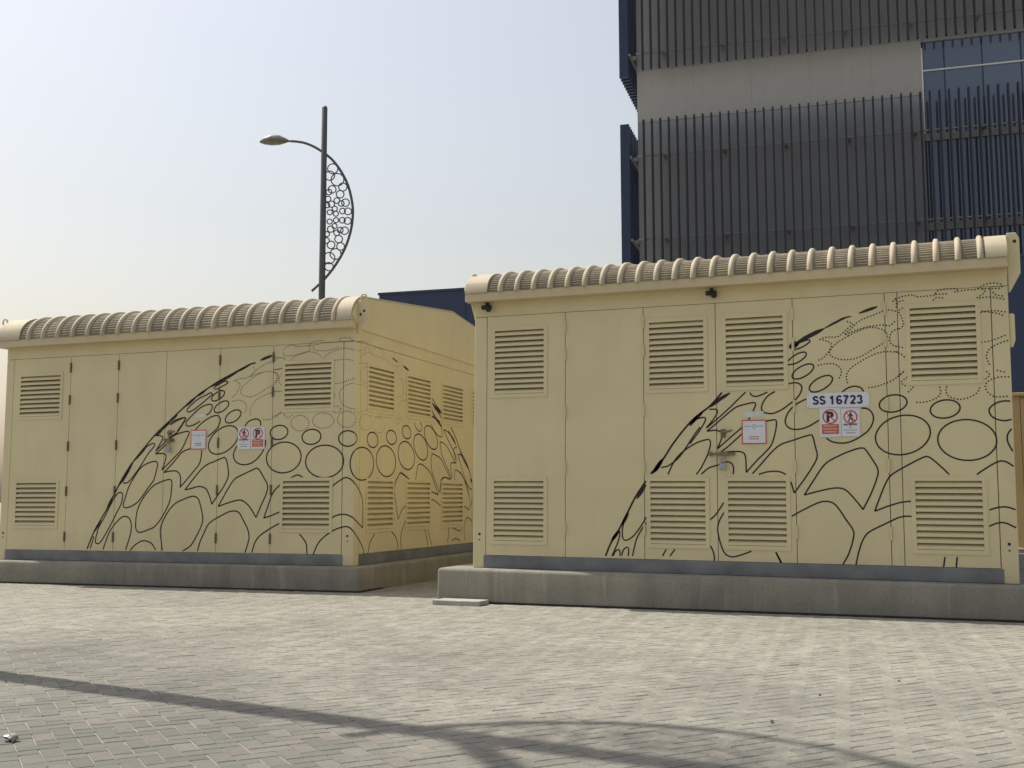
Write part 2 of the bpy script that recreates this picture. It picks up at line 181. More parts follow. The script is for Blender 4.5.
MURAL_LF = """17 0 -3318 135 -3307 161 -3291 198 -3272 240 -3253 282 -3235 319 -3219 348 -3203 374 -3187 398 -3171 421 -3155 447 -3138 473 -3120 499 -3102 525 -3083 552 -3066 580 -3049 608 -3032 637 -3016 667 -2999 697 -2982 728 -2964 760 -2945 794 -2927 827 -2908 860 -2890 890 -2873 917 -2856 943 -2840 967 -2824 989 -2808 1011 -2795 1029 -2771 1060 -2757 1077 -2738 1099 -2712 1127 -2682 1160 -2649 1195 -2616 1230 -2585 1263 -2557 1292 -2530 1321 -2503 1348 -2475 1376 -2445 1404 -2411 1433 -2375 1462 -2338 1491 -2301 1520 -2266 1547 -2234 1574 -2202 1600 -2171 1625 -2140 1649 -2108 1674 -2074 1700 -2040 1726 -2005 1751 -1970 1775 -1938 1798 -1907 1817 -1879 1835 -1851 1851 -1823 1867 -1793 1884 -1763 1901 -1733 1917 -1702 1934 -1670 1950 -1637 1967 -1600 1983 -1561 2000 -1522 2017 -1484 2033 -1450 2048 -1420 2061 -1394 2073 -1369 2084 -1347 2094 -1326 2102 -1292 2117 -1265 2128 -1239 2135 -1213 2139 -1196 2140
30 0 -1139 2166 -1115 2174 -1082 2185 -1049 2195 -1012 2206 -986 2213
27 0 -3234 319 -3138 458
27 0 -3075 569 -2981 735
27 0 -2934 818 -2775 1024
22 0 -2869 873 -2728 1107
30 0 -2728 1107 -2552 1277
30 0 -2369 1446 -2266 1540
30 0 -2457 1379 -2361 1446
30 0 -2266 1540 -2171 1607
30 0 -1746 1902 -1725 1912 -1695 1925 -1661 1941 -1624 1958 -1590 1974 -1554 1991 -1514 2009 -1475 2027 -1442 2042 -1419 2053
30 0 -2076 1693 -1935 1799
30 0 -1935 1799 -1809 1870
23 0 -1419 2053 -1249 2132
14 0 -2861 866 -2824 866 -2794 875 -2767 897 -2753 912 -2738 929 -2722 948 -2704 968 -2685 991 -2665 1015 -2646 1040 -2627 1064 -2609 1089 -2591 1115 -2574 1141 -2557 1166 -2541 1187 -2524 1206 -2508 1222 -2493 1237 -2469 1262 -2456 1280 -2458 1299 -2484 1299 -2509 1292 -2543 1276 -2568 1264
14 0 -2447 1103 -2424 1098 -2410 1075 -2411 1053 -2419 1024 -2428 987 -2433 965 -2438 942 -2446 919 -2455 897 -2468 878 -2483 859 -2499 841 -2516 822 -2534 802 -2552 779 -2571 754 -2591 729 -2610 706 -2628 686 -2645 669 -2660 655 -2691 633 -2730 615 -2753 606 -2777 599 -2816 592 -2844 601 -2850 628 -2841 658 -2828 693 -2822 713 -2815 735 -2808 758 -2800 781 -2791 803 -2782 823 -2773 841 -2762 860 -2750 879 -2737 900 -2720 924 -2701 950 -2681 977 -2661 1002 -2642 1023 -2625 1038 -2595 1059 -2561 1074 -2539 1082 -2514 1090 -2488 1097 -2465 1101 -2447 1103
14 0 -2369 1446 -2335 1472 -2312 1489 -2288 1506 -2265 1520 -2243 1531 -2220 1540 -2197 1549 -2174 1556 -2153 1562 -2131 1568 -2109 1572 -2071 1577 -2058 1561 -2071 1542 -2090 1515 -2102 1498 -2114 1482 -2135 1455 -2152 1432 -2172 1411 -2196 1396 -2222 1383 -2249 1366 -2274 1347 -2307 1321 -2332 1301 -2363 1277 -2395 1251 -2423 1229 -2443 1213
14 0 -2443 1213 -2417 1249 -2400 1273 -2385 1297 -2372 1315 -2358 1340 -2350 1363 -2367 1379 -2398 1384 -2424 1385 -2433 1385
14 0 -2445 1182 -2425 1196 -2395 1217 -2363 1242 -2331 1266 -2306 1286 -2289 1304 -2277 1320 -2257 1348 -2227 1372 -2189 1389 -2169 1396 -2147 1403 -2123 1409 -2096 1415 -2069 1420 -2045 1423 -2017 1424 -2013 1404 -2022 1380 -2039 1347 -2048 1329 -2058 1310 -2068 1288 -2080 1266 -2093 1243 -2109 1221 -2128 1200 -2151 1179 -2175 1158 -2198 1138 -2219 1120 -2237 1105 -2254 1090 -2269 1077 -2298 1053 -2324 1029 -2346 1010 -2353 1003
14 0 -2353 1003 -2341 1032 -2332 1051 -2324 1071 -2314 1102 -2307 1128 -2304 1149 -2308 1171 -2328 1184 -2356 1187 -2384 1187 -2412 1186 -2437 1183 -2445 1182
14 0 -2327 978 -2302 999 -2285 1014 -2266 1029 -2248 1046 -2230 1063 -2210 1083 -2190 1103 -2171 1123 -2154 1140 -2141 1155 -2118 1180 -2092 1200 -2072 1210 -2048 1218 -2024 1225 -2003 1231 -1988 1236
14 0 -1844 1217 -1845 1195 -1848 1165 -1852 1134 -1858 1101 -1871 1068 -1882 1052 -1895 1036 -1910 1020 -1925 1004 -1940 988 -1955 972 -1970 956 -1985 940 -2001 924 -2018 907 -2037 888 -2058 866 -2079 845 -2098 826 -2111 813
14 0 -2111 813 -2108 840 -2106 859 -2105 878 -2107 909 -2113 939 -2124 962 -2141 979 -2162 990 -2187 995 -2216 994 -2246 991 -2282 986 -2316 980 -2327 978
14 0 -2882 762 -2862 745 -2860 720 -2865 681 -2870 659 -2876 638 -2886 617 -2898 595 -2912 572 -2926 550 -2939 527 -2951 505 -2963 484 -2975 462 -2988 440 -3001 417 -3016 392 -3032 366 -3049 340 -3065 315 -3080 292 -3094 272 -3108 252 -3121 235 -3144 209 -3163 196 -3193 196 -3208 212 -3208 235 -3201 270 -3196 288 -3188 319 -3182 343 -3169 374 -3157 395 -3142 418 -3125 444 -3107 471 -3089 499 -3071 531 -3051 567 -3031 603 -3012 637 -2995 666 -2980 689 -2967 708 -2954 724 -2931 749 -2909 761 -2882 762
14 0 -2251 902 -2225 892 -2216 864 -2217 837 -2220 800 -2222 777 -2223 751 -2225 723 -2230 694 -2238 664 -2251 633 -2268 598 -2287 564 -2307 531 -2326 501 -2345 475 -2363 451 -2382 429 -2401 409 -2420 392 -2439 380 -2458 370 -2497 357 -2537 344 -2558 336 -2598 325 -2628 324 -2650 334 -2665 350 -2673 372 -2676 401 -2675 440 -2674 465 -2672 492 -2668 518 -2664 542 -2659 562 -2653 581 -2646 599 -2637 618 -2627 638 -2614 659 -2599 681 -2583 704 -2566 726 -2548 747 -2530 767 -2511 786 -2492 805 -2472 821 -2453 836 -2434 847 -2396 863 -2356 876 -2335 883 -2311 890 -2289 896 -2251 902
14 0 -3099 133 -3087 168 -3078 191 -3070 215 -3061 237 -3053 257 -3045 276 -3036 296 -3026 315 -3015 334 -3001 354 -2985 374 -2968 395 -2951 414 -2935 431 -2918 447 -2902 461 -2886 475 -2854 493 -2821 499 -2791 494 -2767 482 -2750 460 -2738 432 -2732 396 -2731 376 -2732 356 -2734 336 -2737 317 -2741 298 -2747 279 -2753 260 -2760 240 -2767 217 -2776 192 -2784 167 -2792 145 -2797 130
14 0 -2738 124 -2718 146 -2704 160 -2690 174 -2659 197 -2626 215 -2594 228 -2567 234 -2542 233 -2514 228 -2482 218 -2454 202 -2429 175 -2409 145 -2402 135
14 0 -2316 130 -2321 162 -2325 185 -2329 208 -2333 231 -2336 252 -2341 275 -2345 297 -2348 319 -2350 339 -2347 371 -2339 402 -2331 420 -2321 442 -2309 467 -2294 493 -2279 519 -2263 542 -2246 564 -2229 584 -2210 603 -2190 621 -2169 637 -2146 651 -2120 663 -2093 673 -2067 682 -2042 691 -2020 699 -1998 706 -1977 712 -1939 718 -1909 713 -1885 700 -1866 679 -1853 648 -1847 630 -1841 610 -1833 586 -1825 558 -1818 529 -1812 501 -1809 476 -1810 455 -1813 437 -1825 402 -1833 382 -1844 359 -1857 334 -1872 308 -1887 284 -1901 262 -1913 242 -1924 225 -1935 209 -1961 181 -1980 168 -2001 155 -2023 145 -2042 135 -2055 129
14 0 -3277 138 -3266 167 -3259 186 -3252 205 -3243 235 -3236 260 -3232 277
14 0 -1865 129 -1856 163 -1850 186 -1843 209 -1836 229 -1823 259 -1808 286 -1790 322 -1780 343 -1769 365 -1758 385 -1747 403 -1726 428 -1701 446 -1667 467 -1645 478 -1622 489 -1599 500 -1578 510 -1558 519 -1539 528 -1503 544 -1469 554 -1437 559 -1409 559 -1385 555 -1364 545 -1344 526 -1325 497 -1316 481 -1306 464 -1295 447 -1282 428 -1270 409 -1259 390 -1250 373 -1237 340 -1230 309 -1228 281 -1231 257 -1238 228 -1244 208 -1252 184 -1261 160 -1269 138 -1274 123
14 0 -1620 607 -1604 632 -1593 650 -1580 669 -1568 690 -1554 712 -1540 736 -1524 762 -1509 786 -1493 809 -1479 830 -1464 851 -1449 870 -1434 887 -1418 902 -1402 913 -1368 928 -1349 935 -1326 944 -1298 956 -1264 970 -1229 984 -1197 997 -1174 1006 -1155 1014 -1135 1006 -1120 992 -1100 964 -1088 947 -1076 929 -1065 912 -1054 897 -1043 881 -1032 865 -1018 833 -1016 798 -1019 780 -1024 761 -1031 741 -1039 719 -1050 696 -1063 672 -1076 648 -1088 623 -1101 595 -1115 565 -1129 535 -1141 509 -1149 491
14 0 -1149 491 -1174 528 -1191 552 -1208 576 -1225 596 -1241 613 -1256 628 -1272 642 -1304 662 -1332 673 -1363 675 -1403 670 -1427 664 -1453 657 -1479 650 -1504 643 -1530 636 -1557 627 -1582 619 -1604 612 -1620 607
14 0 -852 845 -878 823 -895 809 -912 794 -926 780 -945 756 -961 731 -969 714 -978 694 -987 671 -995 646 -1004 620 -1012 596 -1021 572 -1031 546 -1041 521 -1049 500 -1055 485
14 0 -1055 485 -1027 493 -986 504 -965 511 -941 520 -913 531 -886 541 -862 551 -846 557
14 0 -843 443 -861 433 -887 420 -918 405 -949 389 -977 374 -1002 360 -1028 345 -1053 331 -1076 316 -1096 302 -1112 288 -1136 260 -1155 229 -1164 209 -1172 184 -1179 160 -1186 139 -1190 124
14 0 -748 896 -728 908 -701 923 -680 932 -659 935 -636 931 -615 921 -599 904 -592 895
14 0 -625 322 -607 304 -582 279 -564 257 -549 236 -539 210 -536 191 -534 167 -533 143 -533 122 -532 107
14 0 -2046 786 -2016 821 -1995 845 -1974 870 -1953 893 -1933 915 -1913 938 -1892 961 -1872 982 -1853 1000 -1836 1015 -1807 1038 -1775 1056 -1737 1072 -1716 1079 -1695 1085 -1674 1092 -1651 1101 -1626 1110 -1602 1119 -1581 1126 -1556 1133 -1538 1117 -1525 1090 -1520 1071 -1514 1046 -1508 1018 -1504 992 -1501 970 -1501 940 -1506 917 -1519 886 -1529 867 -1540 848 -1551 828 -1563 810 -1576 792 -1589 775 -1603 758 -1618 741 -1631 723 -1646 703 -1662 682 -1677 661 -1690 643 -1699 630
14 0 -1699 630 -1707 654 -1718 687 -1732 720 -1741 738 -1750 755 -1767 784 -1782 800 -1807 811 -1830 818 -1857 822 -1886 821 -1917 814 -1950 805 -1992 797 -2014 792 -2046 786
14 0 -461 108 -453 126 -443 152 -430 181 -414 211 -396 237 -375 260 -350 282 -323 304 -295 323 -267 340 -239 356 -208 370 -178 382 -149 391 -124 397 -103 401 -70 401 -38 388 -20 374 -2 356 -1 356
14 0 -264 481 -243 493 -213 509 -182 519 -147 526 -112 527 -76 522 -42 510 -10 493 -1 493
14 0 -1 842 -2 857 -18 870 -35 883 -53 893 -89 904 -123 896 -140 886 -157 876 -174 866 -193 854 -213 841 -232 827 -249 815 -260 807
14 0 -1523 1730 -1518 1710 -1525 1689 -1539 1671 -1558 1654 -1574 1642 -1593 1632 -1612 1625 -1637 1618 -1660 1616 -1684 1620 -1699 1635 -1700 1657 -1691 1674 -1676 1692 -1661 1705 -1644 1716 -1626 1726 -1607 1734 -1581 1741 -1558 1743 -1535 1738 -1523 1730
14 0 -1370 1624 -1362 1605 -1365 1587 -1375 1568 -1392 1549 -1408 1536 -1426 1524 -1446 1514 -1467 1507 -1493 1502 -1517 1502 -1541 1509 -1555 1524 -1558 1545 -1551 1564 -1538 1583 -1524 1597 -1507 1610 -1488 1622 -1467 1630 -1447 1637 -1421 1641 -1398 1639 -1376 1630 -1370 1624
14 0 -1416 1443 -1400 1421 -1391 1395 -1390 1376 -1393 1356 -1399 1335 -1408 1314 -1420 1293 -1436 1272 -1454 1253 -1475 1235 -1498 1218 -1522 1203 -1547 1191 -1573 1180 -1599 1173 -1624 1169 -1648 1167 -1672 1169 -1693 1173 -1721 1185 -1742 1203 -1756 1226 -1762 1253 -1761 1273 -1757 1294 -1749 1315 -1738 1336 -1724 1357 -1707 1378 -1687 1397 -1665 1415 -1641 1430 -1616 1444 -1591 1455 -1565 1464 -1539 1469 -1514 1472 -1490 1472 -1468 1469 -1439 1459 -1416 1443
14 0 -1936 1436 -1907 1463 -1887 1482 -1866 1500 -1846 1516 -1824 1530 -1802 1543 -1778 1555 -1756 1566 -1736 1574 -1700 1584 -1670 1587 -1647 1582 -1631 1568 -1619 1542 -1622 1514 -1631 1492 -1645 1465 -1668 1437 -1688 1421 -1712 1402 -1738 1384 -1761 1369 -1777 1358
14 0 -1309 1462 -1299 1478 -1283 1499 -1258 1516 -1222 1529 -1188 1537 -1159 1534 -1134 1524 -1120 1508 -1117 1483 -1117 1464
14 0 -1404 1249 -1419 1228 -1436 1197 -1444 1169 -1444 1142 -1437 1116 -1420 1092 -1397 1072 -1369 1059 -1335 1051 -1298 1050 -1262 1054 -1225 1064 -1207 1073 -1188 1084 -1169 1097 -1150 1112 -1133 1128 -1117 1145 -1102 1163 -1088 1184 -1076 1205 -1066 1225 -1058 1243 -1051 1275 -1052 1301 -1052 1309
14 0 -1731 1663 -1723 1684 -1735 1705 -1757 1712 -1791 1709 -1818 1702 -1849 1691 -1883 1674 -1901 1662 -1920 1648 -1940 1632 -1959 1616 -1976 1601 -1993 1587 -2009 1573 -2024 1559 -2047 1535 -2059 1518 -2059 1495 -2039 1481 -2003 1480 -1972 1487 -1940 1498 -1904 1516 -1878 1530
14 0 -1731 1663 -1742 1640 -1753 1622 -1771 1609 -1791 1597 -1797 1594
14 0 -1534 1949 -1563 1958 -1584 1955 -1609 1945 -1636 1932 -1671 1914 -1689 1904 -1714 1887 -1689 1873 -1658 1882 -1638 1890 -1603 1904 -1577 1915 -1557 1924 -1537 1938 -1534 1949
14 0 -1728 1826 -1752 1838 -1781 1827 -1807 1815 -1842 1802 -1862 1795 -1882 1787 -1902 1777 -1921 1766 -1942 1752 -1961 1738 -1980 1724 -1996 1712 -2024 1688 -2045 1667 -2051 1644 -2026 1633 -1992 1643 -1962 1658 -1943 1669 -1923 1682 -1903 1695 -1884 1708 -1864 1721 -1844 1735 -1824 1749 -1806 1762 -1790 1774 -1763 1792 -1743 1807 -1727 1820 -1728 1826
14 0 -2265 1499 -2233 1515 -2212 1525 -2189 1536 -2169 1545 -2148 1553 -2126 1561 -2105 1568 -2072 1576 -2068 1555 -2083 1534 -2102 1509 -2114 1493 -2129 1475 -2143 1457 -2156 1442 -2165 1430
14 0 -1577 1846 -1574 1826 -1583 1807 -1597 1792 -1616 1777 -1638 1764 -1661 1754 -1683 1747 -1709 1745 -1730 1751 -1739 1768 -1733 1786 -1722 1802 -1705 1817 -1685 1831 -1662 1843 -1639 1851 -1617 1856 -1594 1855 -1577 1846
14 0 -787 1408 -784 1387 -790 1366 -804 1347 -819 1334 -837 1324 -857 1316 -879 1312 -901 1310 -923 1312 -944 1317 -968 1328 -985 1344 -996 1363 -999 1384 -993 1405 -979 1424 -964 1437 -946 1447 -926 1455 -904 1460 -881 1461 -859 1459 -839 1454 -815 1443 -797 1427 -787 1408
14 0 -627 1165 -622 1143 -621 1120 -624 1098 -631 1076 -641 1055 -656 1035 -674 1017 -694 1001 -718 986 -743 975 -770 967 -799 961 -827 959 -857 959 -885 963 -912 970 -938 980 -962 992 -983 1007 -1001 1025 -1016 1044 -1027 1065 -1034 1086 -1038 1109 -1037 1132 -1032 1154 -1023 1176 -1010 1197 -993 1216 -974 1234 -952 1249 -927 1261 -900 1271 -872 1278 -843 1282 -814 1282 -785 1280 -757 1274 -731 1266 -706 1254 -684 1240 -664 1224 -648 1206 -636 1186 -627 1165
14 0 -391 1346 -391 1324 -399 1303 -410 1288 -426 1275 -444 1265 -466 1257 -488 1253 -511 1252 -535 1255 -556 1261 -575 1270 -591 1281 -606 1300 -613 1321 -611 1344 -601 1365 -588 1379 -571 1391 -551 1400 -530 1407 -506 1410 -483 1410 -461 1406 -440 1399 -422 1389 -403 1372 -393 1351 -391 1346
14 0 -122 1086 -122 1062 -126 1039 -134 1017 -146 995 -161 975 -181 957 -203 941 -228 927 -256 917 -285 909 -315 904 -346 903 -377 905 -407 910 -436 919 -463 930 -488 944 -510 961 -529 980 -544 1000 -556 1022 -563 1046 -566 1069 -564 1093 -558 1116 -548 1138 -534 1160 -516 1179 -494 1196 -470 1211 -444 1223 -415 1232 -385 1238 -354 1240 -323 1240 -292 1236 -263 1229 -235 1219 -209 1206 -186 1190 -166 1172 -149 1152 -136 1131 -127 1109 -122 1086
14 0 -1 1248 -15 1238 -35 1230 -56 1226 -78 1225 -100 1228 -122 1234 -141 1243 -157 1255 -170 1270 -180 1291 -183 1313 -177 1335 -163 1354 -148 1366 -130 1376 -110 1382 -88 1385 -66 1385 -44 1381 -23 1374 -5 1363 -1 1363
14 0 -1 918 -13 935 -24 954 -33 975 -40 997 -44 1021 -46 1044 -45 1068 -41 1091 -35 1113 -27 1134 -16 1153 -3 1170 -1 1170
11 1 -853 2265 -838 2286 -813 2300 -790 2306 -764 2309 -733 2307 -710 2305
11 1 -852 2231 -852 2209 -830 2202 -790 2199 -767 2199 -746 2200 -725 2201 -703 2204 -682 2207 -661 2211 -641 2215 -620 2219 -600 2223 -564 2233 -543 2242 -537 2263 -539 2284 -541 2308 -530 2324 -508 2334 -478 2341 -435 2343 -411 2343 -389 2342 -375 2342
11 1 -710 2294 -685 2295 -650 2295 -610 2295 -570 2296 -537 2297 -510 2298 -486 2300 -464 2302 -433 2305
11 1 -404 2317 -374 2317 -330 2317 -281 2317 -236 2318 -205 2320 -185 2332 -183 2352 -162 2359 -137 2362 -113 2362 -88 2359 -66 2353 -45 2335 -37 2325
11 1 -205 2320 -8 2324
11 1 -492 2275 -492 2254 -477 2241 -430 2235 -400 2234 -370 2234 -343 2234 -320 2236 -298 2238 -277 2242 -240 2249 -211 2259 -189 2270 -182 2273
11 1 -767 2154 -742 2171 -725 2183 -706 2194 -685 2204 -664 2211 -640 2219 -614 2225 -589 2229 -566 2232 -543 2231 -520 2228 -499 2224 -479 2218 -447 2208 -424 2196 -405 2178 -404 2158
11 1 -364 2156 -358 2173 -342 2188 -308 2205 -286 2214 -263 2222 -240 2230 -217 2236 -194 2242 -171 2246 -147 2249 -123 2250 -98 2248 -71 2242 -45 2236 -22 2229 -6 2225
11 1 -260 2125 -213 2128 -181 2131 -149 2132 -121 2132 -97 2130 -73 2126 -51 2121 -19 2114
11 1 -249 1881 -226 1881 -193 1883 -159 1888 -124 1898 -89 1908 -70 1913 -50 1918 -31 1923 -2 1930
11 1 -16 1879 -46 1875 -66 1872 -85 1868 -118 1855 -146 1835 -167 1812 -179 1788 -182 1762 -178 1732 -168 1698 -151 1668 -128 1648 -100 1634 -67 1621 -47 1616 -27 1611 -1 1611
11 1 -262 1803 -242 1782 -232 1762 -237 1738 -249 1711 -257 1684 -263 1654 -267 1633
11 1 -838 1583 -824 1564 -803 1541 -780 1537 -753 1553 -732 1567
11 1 -974 1560 -941 1565 -914 1572 -887 1587 -862 1605 -854 1610
11 1 -950 1827 -851 1823
11 1 -958 2189 -932 2189 -897 2188 -869 2182 -845 2172 -828 2163
11 1 -955 2061 -928 2061 -892 2063 -871 2069 -859 2087 -857 2091
11 1 -863 2024 -877 2007 -894 1983 -903 1961 -904 1938 -899 1918 -884 1901 -866 1888 -860 1883
11 1 -970 2028 -942 2023 -919 2005 -913 1982 -915 1959 -928 1936 -946 1914 -952 1907
11 1 -163 1610 -170 1591 -186 1580 -209 1576 -228 1579 -248 1590 -258 1605 -256 1625 -244 1638 -223 1646 -203 1646 -182 1638 -167 1624 -163 1610
11 1 -243 1495 -247 1473 -257 1457 -271 1444 -289 1432 -311 1424 -336 1419 -361 1417 -387 1419 -413 1424 -436 1432 -456 1444 -473 1458 -484 1473 -492 1496 -490 1518 -479 1539 -464 1553 -445 1564 -423 1573 -399 1578 -373 1579 -347 1577 -322 1572 -299 1563 -278 1552 -262 1538 -251 1523 -243 1500 -243 1495
11 1 -1 1469 -1 1452 -16 1439 -34 1429 -55 1423 -77 1420 -101 1420 -123 1424 -144 1432 -163 1443 -179 1456 -190 1472 -198 1489 -201 1507 -198 1524 -192 1541 -180 1556 -165 1569 -146 1579 -125 1585 -103 1588 -80 1587 -57 1583 -36 1575 -18 1564 -2 1551 -1 1551
11 1 -534 1476 -537 1454 -549 1433 -562 1420 -580 1410 -599 1402 -621 1398 -643 1397 -665 1400 -687 1406 -706 1416 -722 1428 -735 1443 -746 1464 -748 1487 -743 1509 -729 1529 -714 1541 -696 1551 -676 1557 -654 1560 -631 1560 -609 1556 -588 1548 -570 1538 -555 1525 -543 1509 -535 1487 -534 1476
11 1 -1455 1960 -1434 1966 -1403 1974 -1367 1979 -1325 1979 -1304 1982 -1267 1996 -1251 2009 -1235 2023 -1219 2038 -1201 2051 -1181 2064 -1160 2078 -1139 2091 -1117 2103 -1094 2114 -1072 2123 -1048 2130 -1024 2137 -1001 2143 -980 2150 -961 2158 -928 2176 -897 2186 -865 2183 -837 2173 -828 2170
11 1 -1246 1999 -1223 2007 -1189 2018 -1147 2028 -1122 2033 -1096 2037 -1070 2041 -1047 2042 -1025 2042 -985 2037 -954 2028 -935 2014 -925 1996 -922 1976 -927 1954 -937 1933 -951 1917 -970 1902 -995 1887 -1024 1873 -1057 1857 -1077 1846 -1098 1834 -1121 1822 -1143 1810 -1164 1800 -1183 1793 -1221 1782 -1256 1776 -1290 1779 -1321 1788 -1345 1797 -1369 1813 -1375 1831 -1372 1856 -1359 1881 -1337 1902 -1307 1922 -1274 1945 -1256 1959 -1237 1973 -1218 1986 -1199 1997 -1180 2007 -1158 2016 -1138 2023 -1108 2034
11 1 -1455 1960 -1428 1948 -1394 1932 -1381 1913 -1386 1892 -1398 1869 -1414 1842 -1434 1814 -1453 1794 -1474 1780 -1489 1771
11 1 -1473 1736 -1441 1741 -1419 1744 -1398 1745 -1362 1739 -1331 1723 -1308 1704 -1297 1683 -1295 1660 -1298 1640 -1306 1622 -1313 1610
11 1 -1251 1581 -1251 1603 -1249 1633 -1238 1664 -1229 1680 -1218 1697 -1206 1713 -1193 1727 -1177 1740 -1160 1750 -1142 1760 -1122 1769 -1102 1778 -1079 1787 -1055 1795 -1031 1802 -1005 1809 -980 1814 -953 1818 -923 1820 -894 1821 -869 1822 -851 1823
11 1 -1080 1523 -1043 1525 -1018 1527 -993 1530 -973 1534 -946 1547 -925 1563 -901 1581 -874 1602 -854 1617
11 1 -1261 1999 -1237 2016 -1221 2028 -1201 2051 -1209 2076 -1227 2099 -1233 2107
11 1 -970 2055 -937 2058 -915 2059 -894 2062 -870 2069 -859 2087 -857 2091"""
